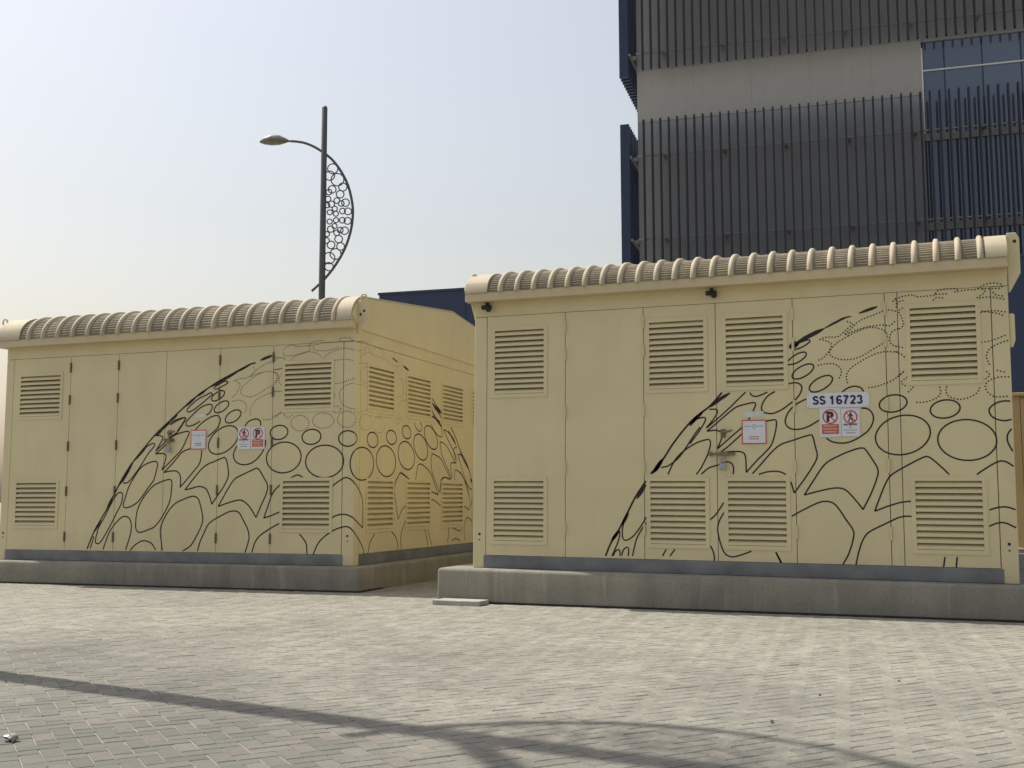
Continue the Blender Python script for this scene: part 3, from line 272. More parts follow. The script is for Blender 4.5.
MURAL_LS = """14 0 1 356 31 334 65 311 95 288 123 267 150 244 173 222 194 201 211 182 223 164 236 132 241 111
14 0 1 493 10 481 38 468 65 455 118 429 144 415 191 391 206 383
14 0 206 383 206 421 207 476 207 539 205 599 199 647 190 680 178 705 164 725 147 743 128 763 106 784 81 805 54 824 26 842 1 842
14 0 60 1307 52 1284 29 1263 3 1248 1 1248
14 0 1 1363 19 1352 41 1338 57 1318 60 1307
14 0 449 1056 446 1032 439 1007 426 984 408 962 386 942 360 925 330 909 297 897 262 887 207 879 151 878 96 884 62 893 30 904 1 918 1 918
14 0 1 1170 22 1185 54 1199 88 1209 142 1219 198 1221 253 1216 289 1209 322 1198 353 1183 381 1167 404 1148 423 1127 437 1104 445 1081 449 1056
14 0 544 1320 544 1297 534 1275 515 1256 488 1241 447 1230 402 1229 360 1237 330 1251 308 1269 293 1289 288 1312 293 1334 307 1355 330 1373 368 1387 411 1392 455 1388 488 1377 515 1362 534 1343 544 1320
14 0 992 1109 995 1085 993 1061 986 1039 975 1016 959 996 939 978 915 962 873 943 827 931 777 925 726 928 677 938 631 954 603 968 578 984 556 1003 539 1023 525 1045 515 1068 510 1090 509 1114 513 1137 522 1159 535 1180 551 1198 572 1215 609 1236 653 1252 701 1260 752 1261 803 1255 851 1241 881 1229 909 1214 933 1196 955 1176 971 1155 984 1131 992 1109
14 0 1009 1375 1012 1352 1004 1331 987 1312 954 1295 913 1284 868 1284 825 1293 795 1307 772 1324 758 1344 753 1366 757 1387 772 1406 801 1425 840 1437 885 1440 929 1433 961 1422 986 1405 1004 1385 1009 1375
14 0 1496 1195 1503 1173 1505 1150 1503 1128 1497 1108 1486 1088 1463 1062 1431 1041 1393 1026 1335 1016 1273 1019 1226 1029 1183 1046 1144 1067 1120 1085 1101 1104 1084 1124 1071 1145 1063 1167 1058 1189 1057 1211 1061 1231 1069 1252 1089 1279 1116 1301 1151 1319 1191 1330 1251 1335 1298 1329 1344 1318 1388 1300 1427 1277 1450 1259 1469 1239 1484 1218 1496 1195
14 0 1394 1454 1399 1433 1395 1412 1377 1390 1347 1374 1301 1366 1252 1370 1214 1384 1190 1400 1172 1419 1163 1438 1163 1460 1171 1479 1194 1499 1234 1514 1282 1516 1323 1508 1358 1492 1380 1474 1394 1454
14 0 1863 1311 1875 1291 1882 1268 1885 1248 1885 1228 1876 1200 1859 1176 1833 1157 1789 1141 1737 1137 1681 1144 1638 1157 1598 1175 1561 1199 1540 1217 1521 1236 1505 1256 1492 1277 1484 1298 1478 1319 1477 1339 1480 1358 1491 1385 1510 1407 1536 1424 1581 1438 1633 1440 1690 1430 1733 1416 1773 1396 1798 1380 1820 1362 1840 1343 1856 1322 1863 1311
14 0 2142 1444 2158 1424 2170 1405 2181 1377 2183 1350 2176 1326 2161 1306 2127 1287 2071 1278 2017 1283 1975 1294 1934 1310 1894 1330 1859 1355 1838 1373 1820 1391 1805 1410 1793 1430 1783 1458 1781 1484 1787 1508 1802 1528 1834 1546 1889 1556 1941 1551 1983 1541 2025 1526 2065 1505 2102 1481 2123 1463 2142 1444
12 0 1495 1567 1504 1548 1519 1523 1549 1501 1596 1480 1639 1469 1692 1484 1711 1506 1711 1534 1691 1555 1664 1575 1656 1582
12 0 1988 1580 2012 1557 2046 1526 2086 1501 2133 1478 2182 1459 2233 1445 2281 1437 2327 1452 2329 1486 2317 1520 2298 1552 2271 1576 2238 1597 2198 1619 2150 1642 2102 1662 2050 1671 1987 1677
12 0 2253 1380 2266 1340 2276 1312 2288 1283 2301 1257 2317 1233 2336 1210 2356 1187 2378 1165 2402 1141 2429 1118 2458 1094 2489 1070 2519 1046 2544 1025 2566 1005 2586 984 2617 949 2627 938
12 0 2253 1380 2307 1376 2384 1366 2452 1343 2484 1326 2516 1308 2549 1286 2583 1265 2622 1239 2665 1210 2707 1180 2744 1152 2771 1134
12 0 2771 1131 2696 1139 2629 1135 2597 1112 2592 1088 2604 1057 2618 1027 2634 998 2647 971 2640 950 2596 929 2586 924
12 0 2586 924 2529 933 2455 944 2399 948 2340 942 2304 917 2292 890 2281 854 2276 829 2273 803 2270 780 2268 764
12 0 2012 1227 2001 1196 1994 1176 1989 1154 1987 1132 1988 1110 1991 1087 1996 1064 2004 1040 2015 1016 2029 994 2046 972 2066 949 2088 926 2111 902 2140 874 2174 842 2209 811 2239 784 2260 765
12 0 2012 1227 2100 1214 2159 1205 2217 1194 2263 1182 2320 1151 2341 1132 2361 1114 2407 1079 2433 1061 2482 1028 2524 992 2543 972 2561 952 2586 924
12 0 1542 903 1552 939 1559 963 1567 988 1576 1009 1592 1047 1612 1079 1669 1093 1723 1085 1791 1067 1834 1053 1879 1037 1922 1020 1959 1001 1987 982 2010 960 2030 937 2051 913 2073 887 2101 857 2133 822 2164 787 2191 757 2210 736
12 0 956 715 957 751 959 774 962 799 970 822 981 841 996 862 1014 883 1032 901 1064 934 1095 961 1130 977 1174 972 1224 956 1274 939 1328 919 1368 906
12 0 1962 778 2210 736
12 0 2370 1537 2395 1512 2435 1475 2459 1455 2487 1434 2520 1411 2555 1388 2590 1364 2623 1341 2656 1318 2689 1293 2722 1270 2749 1247 2770 1225 2781 1204 2786 1183 2784 1146 2783 1135
12 0 2370 1537 2435 1530 2499 1516 2581 1489 2627 1472 2670 1453 2705 1434 2733 1413 2755 1390 2773 1366 2788 1345 2799 1331
12 0 2799 1331 2741 1329 2697 1305 2701 1282 2716 1251 2731 1231 2746 1211 2770 1180
12 0 2833 1249 2860 1219 2879 1199 2899 1176 2919 1153 2939 1128 2961 1101 2983 1072 3006 1045 3028 1018 3049 992 3071 966 3092 943 3114 919 3138 897 3164 877 3193 857 3249 825 3290 809 3339 814
12 0 2833 1249 2901 1250 2961 1238 2996 1220 3036 1195 3077 1168 3112 1143 3137 1127
12 0 2739 916 2733 950 2730 974 2728 996 2733 1026 2755 1049 2822 1046 2887 1028 2954 1000 2991 979 3027 957 3063 934 3094 912 3122 890 3147 870 3170 848 3189 826 3205 806 3221 765 3226 729 3227 717
12 0 2099 1837 2316 1739
12 0 2004 1803 1995 1772 2005 1744 2047 1714 2077 1698 2108 1681 2140 1663 2176 1644 2216 1622 2257 1600 2293 1581 2318 1568
17 0 2600 1580 2627 1561 2665 1533 2709 1501 2752 1467 2789 1437 2818 1410 2843 1383 2866 1356 2890 1330 2918 1305 2950 1281 2986 1256 3023 1233 3059 1210 3092 1187 3122 1164 3150 1141 3176 1117 3201 1093 3226 1067 3251 1038 3277 1006 3301 973 3322 941 3339 915 3349 890 3355 869 3360 834 3362 822
25 0 2519 1532 2790 1362
25 0 2918 1274 3226 1059
25 0 3271 945 3352 884
25 0 2023 1833 2296 1730
14 0 1984 1904 2316 1716
14 0 1985 1846 2336 1658
14 0 1986 1772 2020 1735 2044 1710 2072 1684 2102 1662 2139 1640 2183 1618 2229 1597 2270 1579 2298 1567
14 0 1987 1677 2258 1625
27 0 2062 1792 2256 1728
27 0 1174 2190 1328 2158
16 0 891 2250 1023 2219
12 0 1114 977 1072 943 1045 921 1020 897 1001 876 988 857 974 823 971 803 970 780 973 755 978 726 986 695 996 663 1006 630 1019 594 1034 553 1050 513 1065 478 1075 453
12 0 1114 977 1177 962 1231 947 1291 929 1349 912 1368 906
12 0 1075 453 1099 486 1116 507 1135 529 1155 548 1179 565 1208 580 1237 595 1281 616
12 0 1274 443 1239 405 1215 378 1193 351 1176 329 1165 308 1156 290 1147 253 1145 233 1146 210 1149 186 1155 160 1160 139 1163 124
12 0 499 316 458 288 430 269 404 249 383 228 368 205 356 178 347 151 339 128 333 112
12 0 900 327 946 304 977 289 1007 270 1030 250 1046 225 1059 196 1068 165 1076 138 1081 120
12 0 1802 336 1820 307 1833 287 1846 265 1858 244 1870 220 1883 193 1896 167 1907 144 1915 129
12 0 1894 335 1911 305 1924 285 1937 263 1950 241 1966 218 1983 192 2001 166 2016 143 2027 128
12 0 1969 778 2210 731
12 0 1963 663 2019 672 2076 670 2164 643 2214 625 2258 609 2289 597
12 0 2586 929 2529 938 2455 948 2399 948 2340 929 2313 907 2298 878 2286 845 2277 807 2273 787 2268 758
12 0 960 509 977 441
12 0 2543 338 2545 306 2546 284 2546 262 2544 242 2538 221 2529 200 2519 179 2504 148
12 0 2653 328 2752 307 2818 294 2880 283 2951 283 2970 308 2976 330
12 0 2654 158 2694 172 2750 187 2809 185 2876 167 2926 151
12 0 3098 147 3083 189 3074 218 3066 247 3063 276 3064 304 3068 334 3075 364 3085 390 3097 411 3128 435 3193 443 3255 426 3320 401 3341 393
12 0 3052 593 3228 539
12 0 3228 539 3249 569 3262 590 3271 613 3272 638 3264 665 3248 695 3228 727 3205 760 3183 791 3159 822 3132 854 3105 886 3077 916 3050 942 3022 966 2991 987 2962 1005 2920 1031
12 0 3339 714 3317 592
12 0 500 898 545 906 576 899
11 1 1 1611 4 1605
11 1 13 2305 72 2320 112 2329 151 2337 211 2343 255 2340 287 2329 293 2305 293 2276 325 2253 387 2236 421 2229 486 2219 552 2213 607 2217 648 2240 671 2272 648 2294 613 2302 573 2309 512 2318
11 1 44 2224 107 2232 148 2238 216 2252 239 2276 242 2301 243 2310
11 1 103 2132 117 2153 141 2180 182 2203 241 2225 304 2237 368 2227 400 2217 430 2207 473 2187 500 2164 516 2148
11 1 90 2091 292 2121
11 1 308 2090 249 2076 211 2067 148 2045 119 2018 107 1988 111 1961 132 1936 166 1915 225 1901 291 1892 313 1889
11 1 25 1868 71 1872 136 1876 199 1870 232 1861 265 1851 314 1836
11 1 38 1504 33 1486 20 1469 1 1469
11 1 1 1551 18 1537 33 1521 38 1504
11 1 390 1495 385 1472 369 1449 343 1429 310 1415 271 1405 231 1402 192 1405 157 1415 129 1430 110 1450 101 1472 103 1496 116 1519 139 1540 170 1557 207 1568 247 1574 287 1572 323 1565 354 1550 377 1531 389 1507 390 1495
11 1 711 1481 706 1457 690 1436 666 1416 634 1402 588 1393 540 1392 497 1402 469 1416 448 1436 437 1457 437 1480 447 1502 466 1523 494 1541 537 1554 584 1559 631 1553 663 1542 688 1525 705 1504 711 1481
11 1 1099 1552 1091 1532 1061 1515 1016 1516 992 1532 988 1552 1000 1571 1032 1585 1077 1581 1097 1562 1099 1552
11 1 19 1581 60 1582 117 1586 176 1597 241 1618 290 1634
11 1 380 1566 441 1565 500 1565 568 1569 645 1574 724 1575 768 1574 810 1574 873 1571
11 1 992 2132 1011 2113 1041 2085 1059 2068 1081 2050 1108 2030 1136 2008 1161 1986 1178 1965 1188 1944 1193 1922 1193 1902 1180 1867 1140 1844 1087 1829 1044 1821 992 1819 982 1819
11 1 1330 2039 1255 2028 1194 2022 1133 2028 1078 2037 1059 2041
11 1 1228 2011 1188 1983 1178 1951 1193 1927 1220 1897 1251 1866 1280 1838 1300 1818
11 1 1317 1798 1264 1801 1194 1801 1140 1792 1096 1773 1065 1747 1049 1716 1047 1681 1059 1646 1072 1628 1087 1611 1118 1584 1164 1569 1186 1566
11 1 577 2181 614 2194 670 2210 735 2206 772 2196 812 2184 853 2173 893 2166 981 2166 1063 2174 1090 2176
11 1 392 2286 430 2298 484 2313 543 2319 614 2316 667 2312"""

# ------------------------------------------------------------------ materials
def mat(name, build):
    m = bpy.data.materials.new(name)
    m.use_nodes = True
    nt = m.node_tree
    bs = nt.nodes['Principled BSDF']
    build(nt, bs)
    return m


def node(nt, typ, **kw):
    n = nt.nodes.new(typ)
    for k, v in kw.items():
        if k in n.inputs:
            n.inputs[k].default_value = v
        else:
            setattr(n, k, v)
    return n


def ramp(nt, fac, stops):
    n = nt.nodes.new('ShaderNodeValToRGB')
    e = n.color_ramp.elements
    while len(e) < len(stops):
        e.new(0.5)
    for i, (p, c) in enumerate(stops):
        e[i].position = p
        e[i].color = (*c, 1.0) if not isinstance(c, float) else (c, c, c, 1.0)
    nt.links.new(fac, n.inputs['Fac'])
    return n.outputs['Color']


def mixc(nt, fac, a, b, mode='MIX'):
    n = nt.nodes.new('ShaderNodeMix')
    n.data_type = 'RGBA'
    n.blend_type = mode
    for sock, v in ((n.inputs['Factor'], fac), (n.inputs['A'], a), (n.inputs['B'], b)):
        if hasattr(v, 'is_linked'):
            nt.links.new(v, sock)
        elif isinstance(v, (int, float)):
            sock.default_value = v
        else:
            sock.default_value = (*v, 1.0)
    # RGBA sockets share names with float ones: pick by type
    return n.outputs['Result']


def mix_rgba(nt, fac, a, b, mode='MIX'):
    n = nt.nodes.new('ShaderNodeMix')
    n.data_type = 'RGBA'
    n.blend_type = mode
    socks = (n.inputs[0], n.inputs[6], n.inputs[7])
    for sock, v in zip(socks, (fac, a, b)):
        if hasattr(v, 'is_linked'):
            nt.links.new(v, sock)
        elif isinstance(v, (int, float)):
            sock.default_value = v
        else:
            sock.default_value = (*v, 1.0)
    return n.outputs[2]


def noise(nt, vec, scale, detail=4.0, rough=0.55):
    n = node(nt, 'ShaderNodeTexNoise', Scale=scale, Detail=detail, Roughness=rough)
    nt.links.new(vec, n.inputs['Vector'])
    return n.outputs['Fac']


def world_pos(nt):
    return nt.nodes.new('ShaderNodeNewGeometry').outputs['Position']


def stretch(nt, vec, s):
    m = nt.nodes.new('ShaderNodeMapping')
    m.inputs['Scale'].default_value = s
    nt.links.new(vec, m.inputs['Vector'])
    return m.outputs['Vector']


def bump(nt, bs, h, strength, dist):
    b = node(nt, 'ShaderNodeBump', Strength=strength, Distance=dist)
    nt.links.new(h, b.inputs['Height'])
    nt.links.new(b.outputs['Normal'], bs.inputs['Normal'])


def flat(name, c, rough=0.6, metal=0.0, spec=0.4, var=0.12, scale=9.0):
    def f(nt, bs):
        bs.inputs['Roughness'].default_value = rough
        bs.inputs['Metallic'].default_value = metal
        bs.inputs['Specular IOR Level'].default_value = spec
        n = noise(nt, world_pos(nt), scale)
        lo = tuple(x * (1 - var) for x in c)
        hi = tuple(min(1, x * (1 + var)) for x in c)
        nt.links.new(ramp(nt, n, [(0.3, lo), (0.7, hi)]), bs.inputs['Base Color'])
    return mat(name, f)


CREAM = (0.605, 0.527, 0.318)


def paint(name, c, dust=0.26, rough=0.5):
    def f(nt, bs):
        p = world_pos(nt)
        n1 = noise(nt, p, 1.7, 5.0)
        n2 = noise(nt, stretch(nt, p, (5, 5, 0.5)), 1.0, 4.0)       # rain streaks down the sheet
        n3 = noise(nt, p, 60.0, 3.0)
        base = ramp(nt, n1, [(0.3, tuple(x * 0.94 for x in c)), (0.7, tuple(x * 1.05 for x in c))])
        st = ramp(nt, n2, [(0.45, 0.0), (0.75, dust)])
        col = mix_rgba(nt, st, base, (0.50, 0.43, 0.30))
        sp = ramp(nt, n3, [(0.66, 0.0), (0.8, 0.35)])
        col = mix_rgba(nt, sp, col, tuple(x * 0.72 for x in c))
        nt.links.new(col, bs.inputs['Base Color'])
        bs.inputs['Roughness'].default_value = rough
        bs.inputs['Specular IOR Level'].default_value = 0.35
        bump(nt, bs, noise(nt, p, 2.2, 2.0), 0.22, 0.03)
    return mat(name, f)


M = {}
M['cream'] = paint('cream_paint', CREAM)
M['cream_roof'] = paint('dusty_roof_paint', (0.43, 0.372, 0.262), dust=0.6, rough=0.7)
M['gutter'] = paint('dusty_gutter_paint', (0.52, 0.435, 0.27), dust=0.6, rough=0.65)
M['roof_pan'] = paint('dirty_shaded_roof_pan', (0.235, 0.203, 0.150), dust=0.6, rough=0.75)  # dirt and the crimps' own shade mixed into one darker colour
M['dark_inside'] = flat('dark_inside', (0.02, 0.014, 0.008), 0.9)
M['plinth'] = flat('blue_grey_steel', (0.165, 0.175, 0.182), 0.5, 0.3, 0.5, 0.25, 4.0)
M['ink'] = flat('black_mural_paint', (0.016, 0.013, 0.011), 0.55)
M['hinge_dark'] = flat('brown_hinge', (0.14, 0.115, 0.075), 0.5, 0.2)
M['steel'] = flat('worn_steel', (0.30, 0.29, 0.27), 0.4, 0.8)
M['brass'] = flat('dull_brass', (0.20, 0.16, 0.09), 0.45, 0.6)
M['padlock_blue'] = flat('padlock_blue', (0.30, 0.34, 0.38), 0.4, 0.4)
M['black'] = flat('black_plastic', (0.02, 0.018, 0.017), 0.5)
M['sign_white'] = flat('sign_white', (0.62, 0.63, 0.68), 0.35, 0, 0.5, 0.03)
M['sign_navy'] = flat('sign_navy', (0.012, 0.016, 0.07), 0.4)
M['sign_red'] = flat('sign_red', (0.50, 0.05, 0.035), 0.4)
M['sign_orange'] = flat('sign_orange', (0.50, 0.12, 0.06), 0.4)
M['sign_grey'] = flat('sign_grey', (0.25, 0.28, 0.32), 0.4)
M['sign_teal'] = flat('sign_teal', (0.24, 0.38, 0.45), 0.4)
M['sticker'] = flat('pale_sticker', (0.55, 0.60, 0.55), 0.4)
M['navy_panel'] = flat('navy_cladding', (0.012, 0.024, 0.066), 0.45, 0.0, 0.5, 0.1, 1.0)
M['navy_fin'] = flat('navy_fin', (0.008, 0.010, 0.016), 0.5, 0.0, 0.5, 0.1)
M['lamp_grey'] = flat('lamp_grey_paint', (0.075, 0.078, 0.075), 0.5)
M['lamp_hood'] = flat('lamp_hood', (0.22, 0.21, 0.19), 0.45)
M['lamp_lens'] = flat('lamp_lens', (0.11, 0.10, 0.085), 0.2, 0, 0.6)
M['rail_grey'] = flat('rail_grey', (0.26, 0.26, 0.25), 0.6)
M['shaded_yellow'] = paint('shaded_yellow_paint', (0.46, 0.33, 0.155))  # yellow paint with shade and warm bounce mixed into its colour
M['white_trim'] = flat('white_trim', (0.6, 0.6, 0.58), 0.5)


def f_concrete(c, dark, stain=0.7, streak=0.4):
    def f(nt, bs):
        p = world_pos(nt)
        n1 = noise(nt, p, 2.2, 6.0, 0.6)
        n2 = noise(nt, stretch(nt, p, (5, 5, 0.5)), 1.0, 4.0)
        n3 = noise(nt, p, 45.0, 4.0, 0.7)
        col = ramp(nt, n1, [(0.25, dark), (0.72, c)])
        col = mix_rgba(nt, ramp(nt, n2, [(0.48, 0.0), (0.72, stain)]), col, tuple(x * 0.62 for x in c))
        col = mix_rgba(nt, ramp(nt, noise(nt, stretch(nt, p, (9, 9, 0.9)), 1.0, 3.0), [(0.58, 0.0), (0.7, streak)]), col, tuple(min(1, x * 1.35) for x in c))
        col = mix_rgba(nt, ramp(nt, n3, [(0.35, 0.35), (0.6, 0.0)]), col, tuple(x * 0.7 for x in dark))
        nt.links.new(col, bs.inputs['Base Color'])
        bs.inputs['Roughness'].default_value = 0.9
        bs.inputs['Specular IOR Level'].default_value = 0.2
        bump(nt, bs, n3, 0.35, 0.006)
    return f


M['concrete'] = mat('stained_concrete', f_concrete((0.295, 0.277, 0.228), (0.19, 0.18, 0.15), 0.8, 0.5))
M['slab'] = mat('slab_concrete', f_concrete((0.44, 0.42, 0.37), (0.33, 0.31, 0.27), 0.3))
M['facade'] = mat('facade_concrete', f_concrete((0.37, 0.365, 0.345), (0.345, 0.34, 0.322), 0.12, 0.06))
M['facade_shaded'] = mat('facade_shaded_concrete', f_concrete((0.30, 0.308, 0.318), (0.268, 0.276, 0.286), 0.25, 0.05))  # same concrete as the band, colour darkened for the fins' shade


def f_glass(nt, bs):
    n = nt.nodes.new('ShaderNodeObjectInfo').outputs['Random']
    nt.links.new(ramp(nt, n, [(0.0, (0.055, 0.076, 0.128)), (1.0, (0.095, 0.120, 0.175))]), bs.inputs['Base Color'])
    bs.inputs['Roughness'].default_value = 0.06
    bs.inputs['Specular IOR Level'].default_value = 0.9
    bs.inputs['Metallic'].default_value = 0.25


M['glass'] = mat('blue_glass', f_glass)


def paver_mat(name, per_object):
    def f(nt, bs):
        p = world_pos(nt)
        if per_object:
            rnd = nt.nodes.new('ShaderNodeObjectInfo').outputs['Random']
        else:
            a = nt.nodes.new('ShaderNodeAttribute')
            a.attribute_name = 'tint'
            rnd = a.outputs['Fac']
        base = ramp(nt, rnd, [(0.0, (0.128, 0.128, 0.110)), (0.35, (0.142, 0.142, 0.122)), (0.6, (0.153, 0.153, 0.129)),
                              (0.85, (0.170, 0.152, 0.133)), (1.0, (0.190, 0.186, 0.160))])
        # pale sandy tone over the blocks in broad patches, stronger towards the bases
        n1 = noise(nt, p, 0.55, 5.0, 0.62)
        n2 = noise(nt, p, 6.0, 5.0, 0.7)
        n3 = noise(nt, p, 140.0, 3.0, 0.7)
        sepn = nt.nodes.new('ShaderNodeSeparateXYZ')
        nt.links.new(p, sepn.inputs[0])
        mr = node(nt, 'ShaderNodeMapRange')
        mr.inputs['From Min'].default_value = -6.2
        mr.inputs['From Max'].default_value = -2.5
        mr.inputs['To Min'].default_value = -0.17
        mr.inputs['To Max'].default_value = 0.17
        nt.links.new(sepn.outputs['Y'], mr.inputs['Value'])
        add = node(nt, 'ShaderNodeMath', operation='ADD')
        nt.links.new(n1, add.inputs[0])
        nt.links.new(mr.outputs[0], add.inputs[1])
        dust = ramp(nt, add.outputs[0], [(0.32, 0.04), (0.68, 0.85)])
        fine = ramp(nt, n2, [(0.3, 0.25), (0.7, 1.0)])
        mul = node(nt, 'ShaderNodeMath', operation='MULTIPLY')
        nt.links.new(dust, mul.inputs[0])
        nt.links.new(fine, mul.inputs[1])
        col = mix_rgba(nt, mul.outputs[0], base, (0.43, 0.408, 0.33))
        n4 = noise(nt, p, 28.0, 5.0, 0.7)
        col = mix_rgba(nt, ramp(nt, n4, [(0.40, 0.26), (0.60, 0.0)]), col, (0.105, 0.10, 0.088))
        col = mix_rgba(nt, ramp(nt, n3, [(0.35, 0.4), (0.55, 0.0)]), col, (0.09, 0.086, 0.076))
        nt.links.new(col, bs.inputs['Base Color'])
        bs.inputs['Roughness'].default_value = 0.88
        bs.inputs['Specular IOR Level'].default_value = 0.25
        bump(nt, bs, n3, 0.4, 0.003)
    return mat(name, f)


M['paver'] = paver_mat('paver_block', True)
M['paver_field'] = paver_mat('paver_blocks', False)


def f_sand(nt, bs):
    p = world_pos(nt)
    n1 = noise(nt, p, 0.8, 6.0)
    n2 = noise(nt, p, 90.0, 3.0, 0.7)
    col = ramp(nt, n1, [(0.3, (0.27, 0.255, 0.21)), (0.7, (0.38, 0.355, 0.295))])
    col = mix_rgba(nt, ramp(nt, n2, [(0.3, 0.5), (0.6, 0.0)]), col, (0.27, 0.24, 0.19))
    nt.links.new(col, bs.inputs['Base Color'])
    bs.inputs['Roughness'].default_value = 0.95
    bs.inputs['Specular IOR Level'].default_value = 0.1


M['sand'] = mat('joint_sand', f_sand)


# ------------------------------------------------------------------ mesh helpers
class MB:
    def __init__(self):
        self.v, self.f = [], []

    def quad(self, *pts):
        n = len(self.v)
        self.v += [tuple(p) for p in pts]
        self.f.append(tuple(range(n, n + len(pts))))
        return self

    def box(self, x0, x1, y0, y1, z0, z1):
        n = len(self.v)
        self.v += [(x, y, z) for z in (z0, z1) for y in (y0, y1) for x in (x0, x1)]
        self.f += [tuple(n + i for i in q) for q in
                   ((0, 2, 3, 1), (4, 5, 7, 6), (0, 1, 5, 4), (2, 6, 7, 3), (0, 4, 6, 2), (1, 3, 7, 5))]
        return self

    def prism(self, prof, a0, a1, axis='x'):
        """closed polygon prof (p,q) swept along an axis: x -> (a,p,q); y -> (p,a,q); z -> (p,q,a)"""
        n, k = len(self.v), len(prof)
        mk = {'x': lambda p, q, a: (a, p, q), 'y': lambda p, q, a: (p, a, q), 'z': lambda p, q, a: (p, q, a)}[axis]
        for a in (a0, a1):
            self.v += [mk(p, q, a) for p, q in prof]
        for i in range(k):
            j = (i + 1) % k
            self.f.append((n + i, n + j, n + k + j, n + k + i))
        self.f.append(tuple(n + i for i in reversed(range(k))))
        self.f.append(tuple(n + k + i for i in range(k)))
        return self

    def tube(self, pts, rad, seg=8, caps=True, closed=False):
        pts = [Vector(p) for p in pts]
        n0, m = len(self.v), len(pts)
        rads = rad if isinstance(rad, (list, tuple)) else [rad] * m
        ref = None
        for i, p in enumerate(pts):
            a = pts[(i - 1) % m] if (closed or i > 0) else p
            b = pts[(i + 1) % m] if (closed or i < m - 1) else p
            t = (b - a).normalized()
            if ref is None:
                ref = Vector((0, 0, 1)) if abs(t.z) < 0.9 else Vector((1, 0, 0))
            s = t.cross(ref)
            if s.length < 1e-5:
                s = t.orthogonal()
            s.normalize()
            ref = s.cross(t).normalized()
            for k in range(seg):
                an = 2 * math.pi * k / seg
                self.v.append(tuple(p + rads[i] * (math.cos(an) * s + math.sin(an) * ref)))
        for i in range(m if closed else m - 1):
            for k in range(seg):
                a, b = n0 + i * seg, n0 + ((i + 1) % m) * seg
                self.f.append((a + k, a + (k + 1) % seg, b + (k + 1) % seg, b + k))
        if caps and not closed:
            self.f.append(tuple(n0 + k for k in reversed(range(seg))))
            self.f.append(tuple(n0 + (m - 1) * seg + k for k in range(seg)))
        return self

    def mesh(self, name, bevel=0.0, seg=1, smooth=False):
        me = bpy.data.meshes.new(name)
        me.from_pydata(self.v, [], self.f)
        bm = bmesh.new()
        bm.from_mesh(me)
        bmesh.ops.recalc_face_normals(bm, faces=bm.faces)
        if bevel:
            bmesh.ops.bevel(bm, geom=[e for e in bm.edges if len(e.link_faces) == 2 and e.calc_face_angle(0) > 0.5],
                            offset=bevel, segments=seg, profile=0.5, affect='EDGES', clamp_overlap=True)
        bm.to_mesh(me)
        bm.free()
        if smooth:
            for p in me.polygons:
                p.use_smooth = True
        me.update()
        return me

    def build(self, name, m, parent=None, bevel=0.0, seg=1, smooth=False):
        return place(name, self.mesh(name, bevel, seg, smooth), m, parent)


def place(name, me, m, parent=None, loc=None):
    if m is not None and not me.materials:
        me.materials.append(m)
    o = bpy.data.objects.new(name, me)
    COL.objects.link(o)
    if parent is not None:
        o.parent = parent
    if loc is not None:
        o.location = loc
    return o


def empty(name, loc=(0, 0, 0), rot=(0, 0, 0)):
    o = bpy.data.objects.new(name, None)
    COL.objects.link(o)
    o.location = loc
    o.rotation_euler = rot
    o.empty_display_size = 0.3
    return o


def tag(o, label=None, cat=None, group=None, kind=None):
    for k, v in (('label', label), ('category', cat), ('group', group), ('kind', kind)):
        if v:
            o[k] = v
    return o


def smooth_by_angle(o, ang=0.6):
    me = o.data
    for p in me.polygons:
        p.use_smooth = True
    bm = bmesh.new()
    bm.from_mesh(me)
    for e in bm.edges:
        if len(e.link_faces) == 2 and e.calc_face_angle(0) > ang:
            e.smooth = False
    bm.to_mesh(me)
    bm.free()


def text_mb(s, size, cx, cz, y, bold=0.0, width=None):
    """lettering as a flat mesh in the x/z plane, centred on cx, cz"""
    cu = bpy.data.curves.new('lettering', 'FONT')
    cu.body = s
    cu.size = size
    cu.offset = bold
    cu.resolution_u = 3
    o = bpy.data.objects.new('lettering', cu)
    COL.objects.link(o)
    dg = bpy.context.evaluated_depsgraph_get()
    me = bpy.data.meshes.new_from_object(o.evaluated_get(dg))
    vs = [v.co.copy() for v in me.vertices]
    fs = [tuple(p.vertices) for p in me.polygons]
    bpy.data.objects.remove(o)
    bpy.data.curves.remove(cu)
    bpy.data.meshes.remove(me)
    x0, x1 = min(v.x for v in vs), max(v.x for v in vs)
    z0, z1 = min(v.y for v in vs), max(v.y for v in vs)
    k = width / (x1 - x0) if width else 1.0
    mb = MB()
    mb.v = [(cx + (v.x - (x0 + x1) / 2) * k, y, cz + (v.y - (z0 + z1) / 2)) for v in vs]
    mb.f = fs
    return mb


def arc(cx, cz, rx, rz, a0, a1, n=9):
    return [(cx + rx * math.cos(R(a0 + (a1 - a0) * i / n)), cz + rz * math.sin(R(a0 + (a1 - a0) * i / n))) for i in range(n + 1)]


GLYPH = {                                             # centre lines of heavy sans capitals and figures, height 1
    'S': [arc(.33, .72, .23, .19, 15, 270) + arc(.33, .29, .25, .20, 90, -165)],
    '1': [[(.08, .70), (.20, .76), (.32, .91)], [(.34, 1.0), (.34, 0.0)]],
    '6': [arc(.34, .29, .235, .205, 130, -230, 14), arc(.36, .62, .26, .29, 40, 210, 10)],
    '7': [[(.06, .91), (.56, .91)], [(.55, .93), (.38, .62), (.27, .30), (.25, 0.0)]],
    '2': [arc(.32, .70, .23, .21, 170, -20, 9) + [(.50, .54), (.24, .24), (.10, .09)], [(.06, .09), (.60, .09)]],
    '3': [arc(.30, .72, .21, .19, 165, -80, 9), arc(.30, .29, .24, .20, 75, -165, 10)],
}


